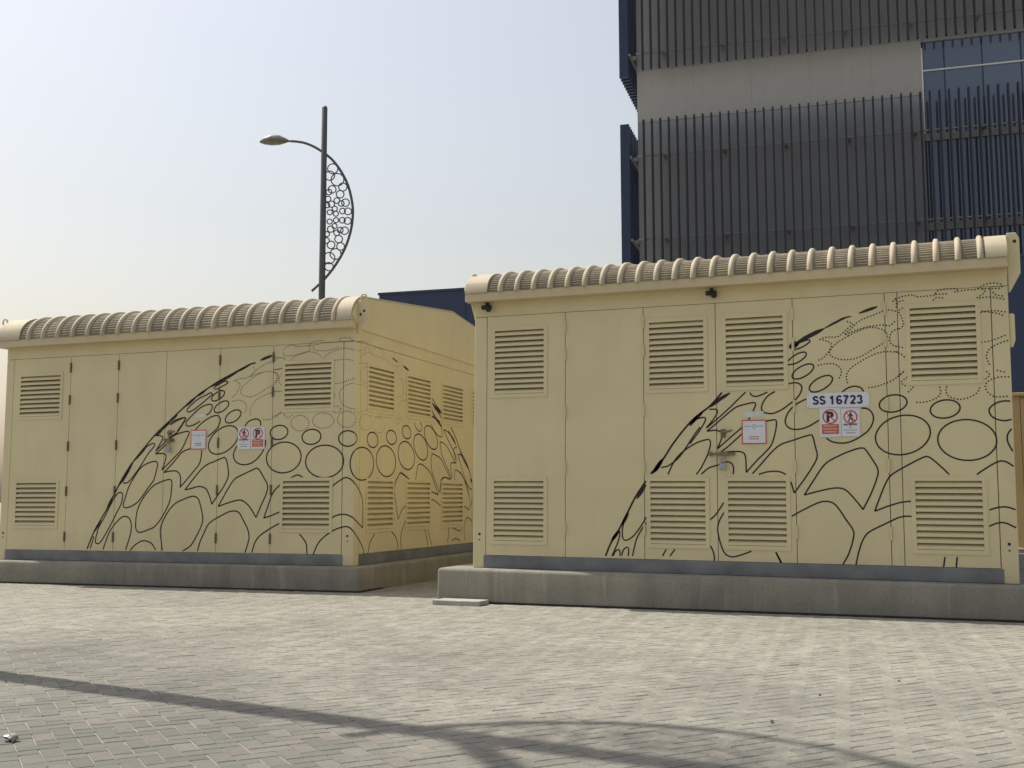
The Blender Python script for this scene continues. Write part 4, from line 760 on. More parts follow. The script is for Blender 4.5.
def bold_text(s, cx, cz, h, y):
    mb = MB()
    adv = {' ': .34}
    x, runs = 0.0, []
    for ch in s:
        if ch != ' ':
            runs += [[(x + a, b_) for a, b_ in st] for st in GLYPH[ch]]
        x += adv.get(ch, .74)
    for i, st in enumerate(runs):
        yy = y - 0.0003 * (i % 2)
        ribbon(mb, [(cx + (a - x / 2 + .05) * h, cz + (b_ - .5) * h) for a, b_ in st], 0.215 * h, lambda u, z: (u, yy, z))
    return mb


def disc(mb, cx, cz, r, y, r_in=0.0, n=24):
    b = len(mb.v)
    for k in range(n):
        a = 2 * math.pi * k / n
        mb.v.append((cx + r * math.cos(a), y, cz + r * math.sin(a)))
    if r_in <= 0:
        mb.f.append(tuple(range(b, b + n)))
        return
    for k in range(n):
        a = 2 * math.pi * k / n
        mb.v.append((cx + r_in * math.cos(a), y, cz + r_in * math.sin(a)))
    for k in range(n):
        j = (k + 1) % n
        mb.f.append((b + k, b + j, b + n + j, b + n + k))


def bar2(mb, x0, z0, x1, z1, w, y):
    dx, dz = x1 - x0, z1 - z0
    l = math.hypot(dx, dz)
    nx, nz = -dz / l * w / 2, dx / l * w / 2
    mb.quad((x0 + nx, y, z0 + nz), (x1 + nx, y, z1 + nz), (x1 - nx, y, z1 - nz), (x0 - nx, y, z0 - nz))


# ------------------------------------------------------------------ ground and paving
GZ = -0.012                                  # top of the paving
g = MB()
g.quad((-600, -600, -0.06), (600, -600, -0.06), (600, 600, -0.06), (-600, 600, -0.06))
tag(g.build('ground', M['sand']), kind='structure')

PX0, PX1, PY0, PY1 = -13.0, 10.5, -12.0, 8.5
pav = MB().box(PX0, PX1, PY0, PY1, -0.055, GZ - 0.0045).build('pavement', M['sand'])
tag(pav, kind='structure')

PW = 0.076                                    # block width; blocks are 2:1, 45 degree herringbone
JOINT, CH = 0.0017, 0.0035


def paver_pts(hx, hy):
    a, b = hx - JOINT, hy - JOINT
    return [(-a, -b, -0.012), (a, -b, -0.012), (a, b, -0.012), (-a, b, -0.012),
            (-a, -b, -CH), (a, -b, -CH), (a, b, -CH), (-a, b, -CH),
            (-a + CH, -b + CH, 0), (a - CH, -b + CH, 0), (a - CH, b - CH, 0), (-a + CH, b - CH, 0)]


P_FACES = [(0, 1, 5, 4), (1, 2, 6, 5), (2, 3, 7, 6), (3, 0, 4, 7),
           (4, 5, 9, 8), (5, 6, 10, 9), (6, 7, 11, 10), (7, 4, 8, 11), (8, 9, 10, 11)]


def build_pavers():
    c50, s50 = math.cos(R(50)), math.sin(R(50))
    cells = []
    n = int(24 / PW)
    # lattice of the 90 degree herringbone: (1,1) and (2,-2) block widths; one lying and one standing block each
    for i in range(-n, n):
        for j in range(-n // 3, n // 3):
            ax, ay = i + 2 * j, i - 2 * j
            for kind, (ox, oy) in ((0, (1.0, 0.5)), (1, (0.5, 2.0))):
                gx, gy = (ax + ox) * PW, (ay + oy) * PW
                x, y = c50 * gx - s50 * gy, s50 * gx + c50 * gy
                x -= 1.0
                y -= 2.0
                if PX0 < x < PX1 and PY0 < y < PY1:
                    cells.append((x, y, kind))
    cells = [c for c in cells if not (-6.4 < c[0] < -1.6 and c[1] > 0.75) and not (-0.1 < c[0] < 4.7 and c[1] > 0.05)]
    scored = []
    for x, y, k in cells:
        d = Vector((x, y, GZ)) - CAM
        z = d.dot(fwd)
        if z > 0.5:
            px, py = 512 + F_PX * d.dot(r2) / z, 384 - F_PX * d.dot(u2) / z
            if 8 < px < 1016 and py < 760:
                scored.append((z, x, y, k))
    scored.sort()
    near = {(s[1], s[2]) for s in scored[:300]}
    rnd = random.Random(3)
    me = MB()
    me.v, me.f = [tuple(p) for p in paver_pts(PW, PW / 2)], list(P_FACES)
    single = me.mesh('paver')
    v, f, tint = [], [], []
    for x, y, k in cells:
        key = (x, y)
        x += rnd.gauss(0, 0.0007)
        y += rnd.gauss(0, 0.0007)
        ang = R(50) + (R(90) if k else 0) + rnd.gauss(0, 0.004)
        dz = rnd.gauss(0, 0.0007)
        tx, ty = rnd.gauss(0, 0.005), rnd.gauss(0, 0.005)
        if key in near:
            o = place('paver', single, M['paver'], pav, (x, y, GZ + dz))
            o.rotation_euler = (tx, ty, ang)
            continue
        c, s = math.cos(ang), math.sin(ang)
        b = len(v)
        for p in paver_pts(PW, PW / 2):
            X, Y = x + c * p[0] - s * p[1], y + s * p[0] + c * p[1]
            v.append((X, Y, GZ + dz + p[2] + tx * (Y - y) - ty * (X - x)))
        f += [tuple(b + i for i in q) for q in P_FACES]
        tint += [rnd.random()] * 12
    m = bpy.data.meshes.new('paver_field')
    m.from_pydata(v, [], f)
    at = m.attributes.new('tint', 'FLOAT', 'POINT')
    at.data.foreach_set('value', tint)
    m.update()
    tag(place('paver_field', m, M['paver_field'], pav), kind='stuff')
    print('pavers', len(cells))


build_pavers()


# ------------------------------------------------------------------ substations
def ribbon(mb, pts, w, to3, taper=False):
    n = len(pts)
    L, Rr = [], []
    for i in range(n):
        ax, az = pts[max(i - 1, 0)]
        bx, bz = pts[min(i + 1, n - 1)]
        dx, dz = bx - ax, bz - az
        l = math.hypot(dx, dz) or 1.0
        q = (0.35 + 0.65 * min(1.0, 3.2 * min(i, n - 1 - i) / (n - 1))) if taper else 1.0
        nx, nz = -dz / l * w / 2 * q, dx / l * w / 2 * q
        L.append((pts[i][0] + nx, pts[i][1] + nz))
        Rr.append((pts[i][0] - nx, pts[i][1] - nz))
    b = len(mb.v)
    for a, c in zip(L, Rr):
        mb.v.append(to3(*a))
        mb.v.append(to3(*c))
    for i in range(n - 1):
        mb.f.append((b + 2 * i, b + 2 * i + 1, b + 2 * i + 3, b + 2 * i + 2))


def dots(mb, pts, to3, pitch=0.025, ln=0.0095, w=0.0075):
    acc = 0.0
    for (ax, az), (bx, bz) in zip(pts, pts[1:]):
        l = math.hypot(bx - ax, bz - az)
        if l < 1e-6:
            continue
        dx, dz = (bx - ax) / l, (bz - az) / l
        t = (pitch - acc) % pitch
        while t < l:
            cx, cz = ax + dx * t, az + dz * t
            hx, hz = dx * ln / 2, dz * ln / 2
            nx, nz = -dz * w / 2, dx * w / 2
            mb.quad(to3(cx - hx + nx, cz - hz + nz), to3(cx + hx + nx, cz + hz + nz),
                    to3(cx + hx - nx, cz + hz - nz), to3(cx - hx - nx, cz - hz - nz))
            t += pitch
        acc = (acc + l) % pitch


def mural(txt, to3, parent, dot_w):
    dt, lines = MB(), []
    for line in txt.split('\n'):
        q = line.split()
        w, d = int(q[0]) / 1000.0, int(q[1])
        c = [int(t) / 1000.0 for t in q[2:]]
        pts = list(zip(c[::2], c[1::2]))
        if d:
            dots(dt, pts, to3, w=dot_w, ln=dot_w * 1.1)
        else:
            mb = MB()
            if w > 0.017:                              # brush-like heavy strokes: subdivide and taper towards the ends
                fine = []
                for (ax, az), (bx, bz) in zip(pts, pts[1:]):
                    fine += [(ax + (bx - ax) * t / 4, az + (bz - az) * t / 4) for t in range(4)]
                pts = fine + [pts[-1]]
            ribbon(mb, pts, w * 1.04, to3, w > 0.017)
            lines.append(mb)
    o = dt.build('mural', M['ink'], parent)           # the dotted outlines, with every drawn line as its sub-part
    tag(o, label='black outline drawing of rounded stones and cells under an arc', kind='stuff')
    for mb in lines:
        mb.build('mural_line', M['ink'], o)


def slat_mesh(w):
    mb = MB()
    prof = [(-0.006, 0.0), (-0.003, 0.0), (-0.003, 0.0205), (0.038, 0.050), (0.038, 0.053), (-0.006, 0.0225)]
    mb.prism([(p, q) for p, q in prof], -w / 2, w / 2, 'x')
    return mb.mesh('slat')


def louvre(parent, c, w, z0, z1, n, side=None, shared={}):
    """framed opening of n slats; c centre along the sheet; side=None on the front (y=0) else on the side sheet (x=side)"""
    e = MB()
    fw_, pr = 0.034, 0.007
    x0, x1 = -w / 2, w / 2
    for a, b, lo, hi in ((x0 - fw_, x0, z0 - fw_, z1 + fw_), (x1, x1 + fw_, z0 - fw_, z1 + fw_), (x0, x1, z0 - fw_, z0), (x0, x1, z1, z1 + fw_)):
        e.box(a, b, -pr, 0.05, lo, hi)
    o = e.build('louvre', M['cream'], parent)
    if side is None:
        o.location = (c, 0, 0)
    else:
        o.location = (side, c, 0)
        o.rotation_euler = (0, 0, math.pi / 2)
    MB().quad((x0, 0.047, z0), (x1, 0.047, z0), (x1, 0.047, z1), (x0, 0.047, z1)).build('backing', M['dark_inside'], o)
    key = round(w, 3)
    if key not in shared:
        shared[key] = slat_mesh(w - 0.001)
    pitch = (z1 - z0) / n
    for k in range(n):
        place('slat', shared[key], M['cream'], o, (0, 0, z0 + k * pitch + 0.003))
    return o


def holed(u0, u1, z0, z1, holes, t=0.028):
    """sheet at y 0..t with rectangular openings (one column, sorted by height), one mesh"""
    mb = MB()
    if not holes:
        return mb.box(u0, u1, 0, t, z0, z1)
    a, b = holes[0][0], holes[0][1]
    mb.box(u0, a, 0, t, z0, z1)
    mb.box(b, u1, 0, t, z0, z1)
    zz = z0
    for h in holes:
        mb.box(a, b, 0, t, zz, h[2])
        zz = h[3]
    mb.box(a, b, 0, t, zz, z1)
    return mb


ZP, ZD, ZF = 0.118, 2.318, 2.452               # plinth top, door top, underside of the eave
DEPTH = 5.3


def roof_profile(top, crimp):
    """front half of the roof section from the eave up over the curved nose to the ridge (y, z)"""
    pts = []
    n = 44 if crimp else 14
    for i in range(n + 1):
        a = math.pi / 2 * i / n
        k = 1.0
        if crimp:
            k = 1.0 + (0.028 if i % 3 == 0 else 0.0) - 0.014
        pts.append((0.25 - 0.36 * math.cos(a) * k, 2.53 + (top - 2.53) * math.sin(a) * k))
    pts.append((DEPTH / 2, 3.05))
    return pts


def make_substation(spec):
    root = empty('substation', spec['loc'], spec['rot'])
    tag(root, spec['label'], 'substation', 'electrical substations')
    u0, u1 = spec['u0'], spec['u1']
    top = spec['top']
    # walls behind the sheets (left open towards the louvres)
    b = MB()
    b.box(u0 + 0.03, u1 - 0.03, 0.055, DEPTH - 0.03, 0.004, ZF)
    b.build('body', M['cream'], root)
    # plinth channels
    MB().box(spec['cols'][0][1] - 0.02, spec['cols'][-1][0] + 0.02, -0.004, 0.05, 0.002, ZP - 0.004).build('plinth', M['plinth'], root, 0.003)
    MB().box(u1 - 0.05, u1 + 0.004, 0.135, DEPTH - 0.135, 0.002, ZP - 0.004).build('plinth', M['plinth'], root, 0.003)
    MB().box(u0 - 0.004, u0 + 0.05, 0.135, DEPTH - 0.135, 0.002, ZP - 0.004).build('plinth', M['plinth'], root, 0.003)
    # header above the doors
    MB().box(u0, u1, 0.0, 0.03, ZD + 0.004, ZF + 0.004).build('header', M['cream'], root, 0.003)
    G = 0.003
    for (a, c, kind) in spec['cols']:
        if kind == 'post':
            xa, xb = a, c
            left = a == u0
            p = MB()
            # angle post folded round the corner
            if left:
                prof = [(a, 0.0), (c - G, 0.0), (c - G, 0.03), (a + 0.03, 0.03), (a + 0.03, 0.125), (a, 0.125)]
            else:
                prof = [(a + G, 0.0), (c, 0.0), (c, 0.125), (c - 0.03, 0.125), (c - 0.03, 0.03), (a + G, 0.03)]
            p.prism(prof, 0.002, ZD, 'z')
            po = p.build('corner_post', M['cream'], root, 0.004)
            for zz, rr in ((0.305, 0.012), (0.255, 0.008)):
                bx = (a + c) / 2
                bo = MB().tube([(bx, -0.003, zz), (bx, 0.01, zz)], rr, 10).build('bolt', M['black'] if rr > 0.01 else M['hinge_dark'], po)
            continue
        louv = spec['louvres'].get((a, c), [])
        holes = [(l[0], l[1], l[2], l[3]) for l in sorted(louv, key=lambda l: l[2])]
        if holes:
            ha, hb = min(h[0] for h in holes), max(h[1] for h in holes)
            holes = [(ha, hb, h[2], h[3]) for h in holes]
        o = holed(a + G, c - G, ZP, ZD, holes).build(kind, M['cream'], root)
        for l, h in zip(sorted(louv, key=lambda l: l[2]), holes):
            louvre(root, (h[0] + h[1]) / 2, h[1] - h[0], h[2], h[3], l[4])
    # side sheets with louvres (right side) and plain (left side)
    sd_ = spec.get('side')
    if sd_:
        vs_ = [0.128] + [(sd_[i][1] + sd_[i + 1][0]) / 2 for i in range(len(sd_) - 1)] + [DEPTH - 0.128]
        for k, s in enumerate(sd_):
            va, vb = (vs_[k], vs_[k + 1])
            holes = [(s[0], s[1], s[4], s[5]), (s[0], s[1], s[2], s[3])]
            sh = holed(va, vb, ZP, ZD, holes)
            sh.v = [(u1 - y, x, z) for x, y, z in sh.v]
            sh.build('side_panel', M['cream'], root)
            for h in holes:
                louvre(root, (h[0] + h[1]) / 2, h[1] - h[0], h[2], h[3], 9, side=u1)
    else:
        MB().box(u1 - 0.03, u1 - 0.002, 0.128, DEPTH - 0.128, ZP, ZD).build('side_panel', M['cream'], root)
    for k in range(3):
        va = 0.128 + k * (DEPTH - 0.256) / 3
        MB().box(u0 + 0.002, u0 + 0.03, va + 0.003, va + (DEPTH - 0.256) / 3 - 0.003, ZP, ZD).build('side_panel', M['cream'], root, 0.003)
    MB().box(u0 + 0.1, u1 - 0.1, DEPTH - 0.03, DEPTH - 0.002, ZP, ZD).build('rear_panel', M['cream'], root)
    for ux in (u0 + 0.002, u1 - 0.032):
        MB().box(ux, ux + 0.03, 0.034, DEPTH, ZD + 0.006, ZF + 0.003).build('side_header', M['cream'], root)
    # roof: eave gutter, curved crimped sheet, plain end caps, gable ends, ribs
    r0, r1 = u0 - 0.055, u1 + 0.002
    gut = MB()
    gut.prism([(-0.112, 2.452), (0.05, 2.452), (0.05, 2.535), (-0.112, 2.535)], r0, r1, 'x')
    go = gut.build('eave_gutter', M['gutter'], root, 0.004)
    ends = (r0, spec['rib0'] - 0.13, spec['rib0'] + spec['rib_pitch'] * (spec['ribs'] - 1) + 0.035, r1)
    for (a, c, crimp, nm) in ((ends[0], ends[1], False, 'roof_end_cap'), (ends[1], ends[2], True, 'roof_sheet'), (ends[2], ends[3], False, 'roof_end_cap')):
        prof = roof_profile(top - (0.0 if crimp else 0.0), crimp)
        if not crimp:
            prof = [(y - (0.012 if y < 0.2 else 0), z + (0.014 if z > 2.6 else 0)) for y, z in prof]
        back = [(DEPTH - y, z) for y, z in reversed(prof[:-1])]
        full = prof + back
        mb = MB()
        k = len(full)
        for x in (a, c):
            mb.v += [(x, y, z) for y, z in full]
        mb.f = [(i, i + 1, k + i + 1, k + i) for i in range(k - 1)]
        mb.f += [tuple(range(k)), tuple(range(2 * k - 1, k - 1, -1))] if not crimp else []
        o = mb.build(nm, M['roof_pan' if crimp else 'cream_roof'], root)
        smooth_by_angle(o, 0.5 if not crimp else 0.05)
    # gable wall under the roof ends
    gp = [(0.10, ZF + 0.002), (DEPTH - 0.10, ZF + 0.002)] + [(DEPTH - y, z - 0.012) for y, z in roof_profile(top, False)[2:-1]] + \
         [(y, z - 0.012) for y, z in reversed(roof_profile(top, False)[2:])]
    for xa in (u1 + 0.001, u0 - 0.069):
        MB().prism(gp, xa, xa + 0.012, 'x').build('gable_panel', M['cream'], root)
    # ribs: one shared mesh
    prof = roof_profile(top, False)
    rb = MB()
    out = []
    for i, (y, z) in enumerate(prof):
        a = math.pi / 2 * min(i, len(prof) - 2) / (len(prof) - 2)
        nrm = (-math.cos(a), math.sin(a)) if i < len(prof) - 1 else (0.0, 1.0)
        out.append((y, z, nrm))
    k = len(out)
    hw = [(-0.027, -0.012), (-0.019, 0.02), (-0.011, 0.029), (0.009, 0.029), (0.018, 0.02), (0.030, -0.012)]
    for dx, h in hw:
        rb.v += [(dx, y + n[0] * h, z + n[1] * h) for y, z, n in out]
    for s in range(5):
        rb.f += [(s * k + i, s * k + i + 1, (s + 1) * k + i + 1, (s + 1) * k + i) for i in range(k - 1)]
    rb.f.append((0, k, 2 * k, 3 * k, 4 * k, 5 * k))
    rm = rb.mesh('roof_rib')
    nr = spec['ribs']
    first = True
    for i in range(nr):
        x = spec['rib0'] + i * spec['rib_pitch']
        o = place('roof_rib', rm, M['cream_roof'], root, (x, 0, 0))
        if first:
            smooth_by_angle(o, 0.95)
            first = False
    # hinges
    hm = {}
    for u, mname, zs in spec['hinges']:
        if mname not in hm:
            h = MB()
            h.tube([(0, -0.008, -0.055), (0, -0.008, 0.055)], 0.0095, 8)
            h.tube([(0, -0.008, -0.004), (0, -0.008, 0.004)], 0.0115, 8)
            h.box(-0.011, 0.011, -0.0025, 0.001, -0.05, 0.05)
            hm[mname] = h.mesh('hinge')
        for z in zs:
            place('hinge', hm[mname], M[mname], root, (u, 0, z))
    # lifting lugs on the roof ends, facing front
    for (x, w, zl, ring, holes) in spec['lugs']:
        l = MB()
        prof = [(x, zl), (x + w * 0.12, zl), (x + w, zl + 0.15), (x + w, 2.70), (x + w * 0.75, 2.745), (x, 2.745)]
        l.prism(prof if w > 0 else list(reversed(prof)), 0.02, 0.036, 'y')
        lo = l.build('lifting_lug', M['cream'], root, 0.003)
        for hx, hz in holes:
            MB().tube([(x + w * hx, 0.0185, hz), (x + w * hx, 0.0375, hz)], 0.014, 12).build('hole', M['black'], lo)
        if ring:
            pts = [(x + w * 0.55 + 0.032 * math.cos(t), 0.028, 2.775 + 0.04 * math.sin(t)) for t in [math.pi * 1.25 - k * math.pi * 1.5 / 12 for k in range(13)]]
            MB().tube(pts, 0.009, 8).build('ring', M['cream'], lo, smooth=True)
    return root


def sign_base(root, name, x0, x1, z0, z1, m, y=-0.006, rim=None):
    o = MB().box(x0, x1, y, -0.0015, z0, z1).build(name, M[m], root, 0.001)
    if rim:
        w = 0.008
        mb = MB()
        for a, b, c, d in ((x0, x0 + w, z0, z1), (x1 - w, x1, z0, z1), (x0 + w, x1 - w, z0, z0 + w), (x0 + w, x1 - w, z1 - w, z1)):
            mb.quad((a, y - 0.001, c), (b, y - 0.001, c), (b, y - 0.001, d), (a, y - 0.001, d))
        mb.build('border', M[rim], o)
    return o


def no_parking_sign(root, x0, x1, z0, z1):
    s = sign_base(root, 'no_parking_sign', x0, x1, z0, z1, 'sign_white')
    s['label'] = 'small white sign with a crossed-out P over an orange panel'
    cx, w, h = (x0 + x1) / 2, x1 - x0, z1 - z0
    cz = z1 - h * 0.30
    r = w * 0.36
    text_mb('P', r * 1.75, cx, cz, -0.0068, 0.006).build('letter', M['black'], s)
    ring = MB()
    disc(ring, cx, cz, r, -0.0074, r * 0.83)
    bar2(ring, cx - r * 0.64, cz + r * 0.64, cx + r * 0.64, cz - r * 0.64, r * 0.13, -0.0074)
    ring.build('prohibition_ring', M['sign_red'], s)
    p = MB()
    p.quad((x0 + w * .1, -0.0072, z0 + h * .1), (x1 - w * .1, -0.0072, z0 + h * .1), (x1 - w * .1, -0.0072, z0 + h * .44), (x0 + w * .1, -0.0072, z0 + h * .44))
    p.build('orange_panel', M['sign_orange'], s)
    t = MB()
    for k, (a, b) in enumerate(((.2, .8), (.16, .84), (.22, .78))):
        zz = z0 + h * (.38 - .1 * k)
        n = 7 if k != 1 else 9
        for q in range(n):
            xa = x0 + w * (a + (b - a) * q / n)
            t.quad((xa, -0.008, zz - h * .02), (xa + w * .05, -0.008, zz - h * .02), (xa + w * .05, -0.008, zz + h * .012), (xa, -0.008, zz + h * .012))
    t.build('small_print', M['sign_white'], s)


def no_entry_sign(root, x0, x1, z0, z1):
    s = sign_base(root, 'no_entry_sign', x0, x1, z0, z1, 'sign_white')
    s['label'] = 'small white sign with a crossed-out walking figure'
    cx, w, h = (x0 + x1) / 2, x1 - x0, z1 - z0
    cz = z1 - h * 0.30
    r = w * 0.38
    f = MB()                                                            # walking figure
    disc(f, cx + r * .02, cz + r * .58, r * .15, -0.0068, n=12)
    bar2(f, cx, cz + r * .42, cx - r * .02, cz - r * .1, r * .36, -0.0068)
    bar2(f, cx - r * .02, cz - r * .05, cx - r * .3, cz - r * .68, r * .17, -0.0068)
    bar2(f, cx + r * .02, cz - r * .05, cx + r * .3, cz - r * .66, r * .17, -0.0068)
    bar2(f, cx - r * .1, cz + r * .34, cx - r * .42, cz + r * .02, r * .12, -0.0068)
    bar2(f, cx + r * .1, cz + r * .34, cx + r * .4, cz + r * .05, r * .12, -0.0068)
    f.build('walking_figure', M['black'], s)
    ring = MB()
    disc(ring, cx, cz, r, -0.0074, r * 0.82)
    bar2(ring, cx - r * .63, cz + r * .63, cx + r * .63, cz - r * .63, r * .14, -0.0074)
    ring.build('prohibition_ring', M['sign_red'], s)
    text_mb('NO ENTRY', h * .085, cx, z0 + h * .425, -0.0068, 0.0012, w * .76).build('lettering', M['black'], s)
    t = MB()
    for k, (a, b) in enumerate(((.4, .6), (.14, .86), (.24, .76))):
        zz = z0 + h * (.33 - .1 * k)
        n = 3 if k == 0 else 9
        for q in range(n):
            xa = x0 + w * (a + (b - a) * q / n)
            t.quad((xa, -0.007, zz - h * .016), (xa + w * .05, -0.007, zz - h * .016), (xa + w * .05, -0.007, zz + h * .016), (xa, -0.007, zz + h * .016))
    t.build('small_print', M['sign_grey'], s)


def notice_sign(root, x0, x1, z0, z1):
    s = sign_base(root, 'notice_sign', x0, x1, z0, z1, 'sign_white', rim='sign_red')
    s['label'] = 'white notice with a thin red border and a small round emblem'
    cx, w, h = (x0 + x1) / 2, x1 - x0, z1 - z0
    e = MB()
    disc(e, cx, z1 - h * .27, w * .085, -0.0072, w * .055, 20)
    e.build('emblem', M['sign_teal'], s)
    t = MB()
    for a, b in ((.1, .37), (.63, .9)):
        for q in range(5):
            xa = x0 + w * (a + (b - a) * q / 5)
            t.quad((xa, -0.0072, z1 - h * .285), (xa + w * .04, -0.0072, z1 - h * .285), (xa + w * .04, -0.0072, z1 - h * .245), (xa, -0.0072, z1 - h * .245))
    t.build('small_print', M['sign_teal'], s)
    t = MB()
    for k in range(2):
        zz = z0 + h * (.3 - .09 * k)
        for q in range(6):
            xa = x0 + w * (.3 + .4 * q / 6)
            t.quad((xa, -0.0072, zz - h * .02), (xa + w * .05, -0.0072, zz - h * .02), (xa + w * .05, -0.0072, zz + h * .02), (xa, -0.0072, zz + h * .02))
    t.build('red_print', M['sign_red'], s)


def padlock_set(root, u, z, hasp):
    o = MB()
    o.tube([(u - hasp, -0.022, z), (u + hasp, -0.022, z)], 0.008, 8)
    o.tube([(u - hasp, 0.002, z), (u - hasp, -0.03, z)], 0.019, 10)
    o.tube([(u + hasp * .75, 0.002, z), (u + hasp * .75, -0.03, z)], 0.016, 10)
    o.box(u - 0.035, u + 0.05, -0.03, 0.001, z - 0.016, z + 0.016)
    h = o.build('door_bolt', M['brass'], root)
    p = MB().box(u - 0.028, u + 0.028, -0.05, -0.026, z - 0.135, z - 0.08).build('padlock', M['padlock_blue'], root, 0.004)
    pts = [(u + 0.018 * math.cos(t), -0.038, z - 0.065 + 0.045 * math.sin(t)) for t in [math.pi * k / 8 for k in range(9)]]
    MB().tube([(u + 0.018, -0.038, z - 0.085)] + pts + [(u - 0.018, -0.038, z - 0.085)], 0.006, 6).build('shackle', M['steel'], p)


def lever(root, u, z, du):
    o = MB()
    o.tube([(u, 0.002, z), (u, -0.04, z)], 0.014, 10)
    o.tube([(u, -0.036, z), (u + du * .5, -0.04, z + 0.006), (u + du, -0.036, z + 0.018)], [0.011, 0.009, 0.007], 8)
    o.box(u - 0.022, u + 0.022, -0.006, 0.001, z - 0.045, z + 0.03)
    o.build('door_handle', M['brass'], root)


# right-hand substation
c = [0.0, 0.126, 0.896, 1.624, 2.262, 2.913, 3.649, 3.747, 4.445, 4.571]
colsR = [(c[0], c[1], 'post'), (c[1], c[2], 'louvre_panel'), (c[2], c[3], 'door'), (c[3], c[4], 'door'), (c[4], c[5], 'door'),
         (c[5], c[6], 'door'), (c[6], c[7], 'door_jamb'), (c[7], c[8], 'louvre_panel'), (c[8], c[9], 'post')]
zt, zb = (1.59, 2.18), (0.25, 0.79)
louR = {}
for (a, b), (x0, x1) in (((c[1], c[2]), (0.206, 0.690)), ((c[3], c[4]), (1.678, 2.158)), ((c[4], c[5]), (2.352, 2.833)), ((c[7], c[8]), (3.841, 4.331))):
    louR[(a, b)] = [(x0, x1, zt[0], zt[1], 12), (x0, x1, zb[0], zb[1], 11)]
HR = (2.19, 1.93, 1.41, 0.91, 0.37)
subR = make_substation(dict(
    loc=(0, 0, 0.2931), rot=(0, 0.00835, 0), u0=0.0, u1=4.571, cols=colsR, louvres=louR, top=2.750,
    ribs=26, rib0=0.30, rib_pitch=0.1632,
    hinges=[(c[2], 'cream', HR), (c[3], 'cream', HR), (c[5], 'cream', HR), (c[6], 'cream', HR)],
    lugs=[(-0.002, -0.048, 2.29, False, []), (4.577, 0.092, 2.27, False, [(0.62, 2.675)])],
    label='cream substation on the right carrying the SS 16723 number plate'))
mural(MURAL_RF, lambda u, z: (u, -0.0012, z), subR, 0.0108)
s = sign_base(subR, 'number_plate', 3.017, 3.512, 1.392, 1.515, 'sign_white')
s['label'] = 'white plate reading SS 16723'
bold_text('SS 16723', 3.262, 1.454, 0.073, -0.0075).build('lettering', M['sign_navy'], s)
sc = MB()
for sx in (3.03, 3.499):
    for sz in (1.405, 1.502):
        disc(sc, sx, sz, 0.0045, -0.0072, n=8)
sc.build('screws', M['sign_grey'], s)
no_parking_sign(subR, 3.116, 3.285, 1.150, 1.389)
no_entry_sign(subR, 3.288, 3.434, 1.152, 1.381)
notice_sign(subR, 2.477, 2.682, 1.101, 1.303)
MB().box(2.500, 2.661, -0.003, -0.0014, 1.328, 1.375).build('sticker', M['sticker'], subR)
padlock_set(subR, 2.316, 1.019, 0.105)
lever(subR, 2.318, 1.20, 0.085)
# second lifting lug lower on the right-hand corner
MB().prism([(4.573, 2.10), (4.606, 2.10), (4.613, 2.085), (4.613, 1.89), (4.595, 1.835), (4.573, 1.835)], 0.02, 0.034, 'y').build('lifting_lug', M['cream'], subR, 0.002)
for u in (0.131, 2.238):
    e = MB()
    e.box(u - 0.012, u + 0.012, -0.03, 0.001, 2.40, 2.449)
    e.tube([(u - 0.045, -0.035, 2.405), (u + 0.045, -0.035, 2.405)], 0.021, 10)
    e.tube([(u + 0.02, -0.035, 2.405), (u + 0.03, -0.06, 2.375)], [0.02, 0.026], 10)
    e.build('eave_spotlight', M['black'], subR)

# left-hand substation
k = [-4.565, -4.455, -3.635, -2.971, -2.332, -1.639, -0.975, -0.137, 0.0]
colsL = [(k[0], k[1], 'post'), (k[1], k[2], 'louvre_panel'), (k[2], k[3], 'door'), (k[3], k[4], 'door'), (k[4], k[5], 'door'),
         (k[5], k[6], 'door'), (k[6], k[7], 'louvre_panel'), (k[7], k[8], 'post')]
louL = {(k[1], k[2]): [(-4.345, -3.775, 1.64, 2.112, 9), (-4.345, -3.775, 0.392, 0.876, 9)],
        (k[6], k[7]): [(-0.829, -0.278, 1.63, 2.108, 9), (-0.829, -0.278, 0.372, 0.872, 9)]}
HL = (2.19, 1.82, 1.29, 0.78, 0.27)
sideL = [(0.305, 0.925, 1.64, 2.09, 0.362, 0.872), (1.303, 1.95, 1.64, 2.09, 0.362, 0.872), (2.335, 2.995, 1.64, 2.09, 0.362, 0.872),
         (3.37, 4.02, 1.64, 2.09, 0.362, 0.872)]
subL = make_substation(dict(
    loc=(-1.5886, 0.5695, 0.2397), rot=(0, 0.0002, 0.04566), u0=-4.565, u1=0.0, cols=colsL, louvres=louL, top=2.815, side=sideL,
    ribs=20, rib0=-4.165, rib_pitch=0.2085,
    hinges=[(k[2], 'hinge_dark', HL), (k[3], 'hinge_dark', HL), (k[5], 'hinge_dark', HL), (k[6], 'hinge_dark', HL)],
    lugs=[(-4.622, -0.05, 2.55, True, []), (0.006, 0.125, 2.40, True, [(0.3, 2.60), (0.62, 2.635)])],
    label='cream substation on the left with a louvred side facing its neighbour'))
mural(MURAL_LF, lambda u, z: (u, -0.0012, z), subL, 0.0098)
mural(MURAL_LS, lambda v, z: (0.0012, v, z), subL, 0.0075)
notice_sign(subL, -1.987, -1.789, 1.224, 1.435)
MB().box(-1.961, -1.808, -0.003, -0.0014, 1.569, 1.610).build('sticker', M['sticker'], subL)
no_entry_sign(subL, -1.393, -1.237, 1.214, 1.454)
no_parking_sign(subL, -1.232, -1.060, 1.215, 1.450)
lever(subL, -2.26, 1.41, 0.085)
padlock_set(subL, -2.255, 1.33, 0.05)


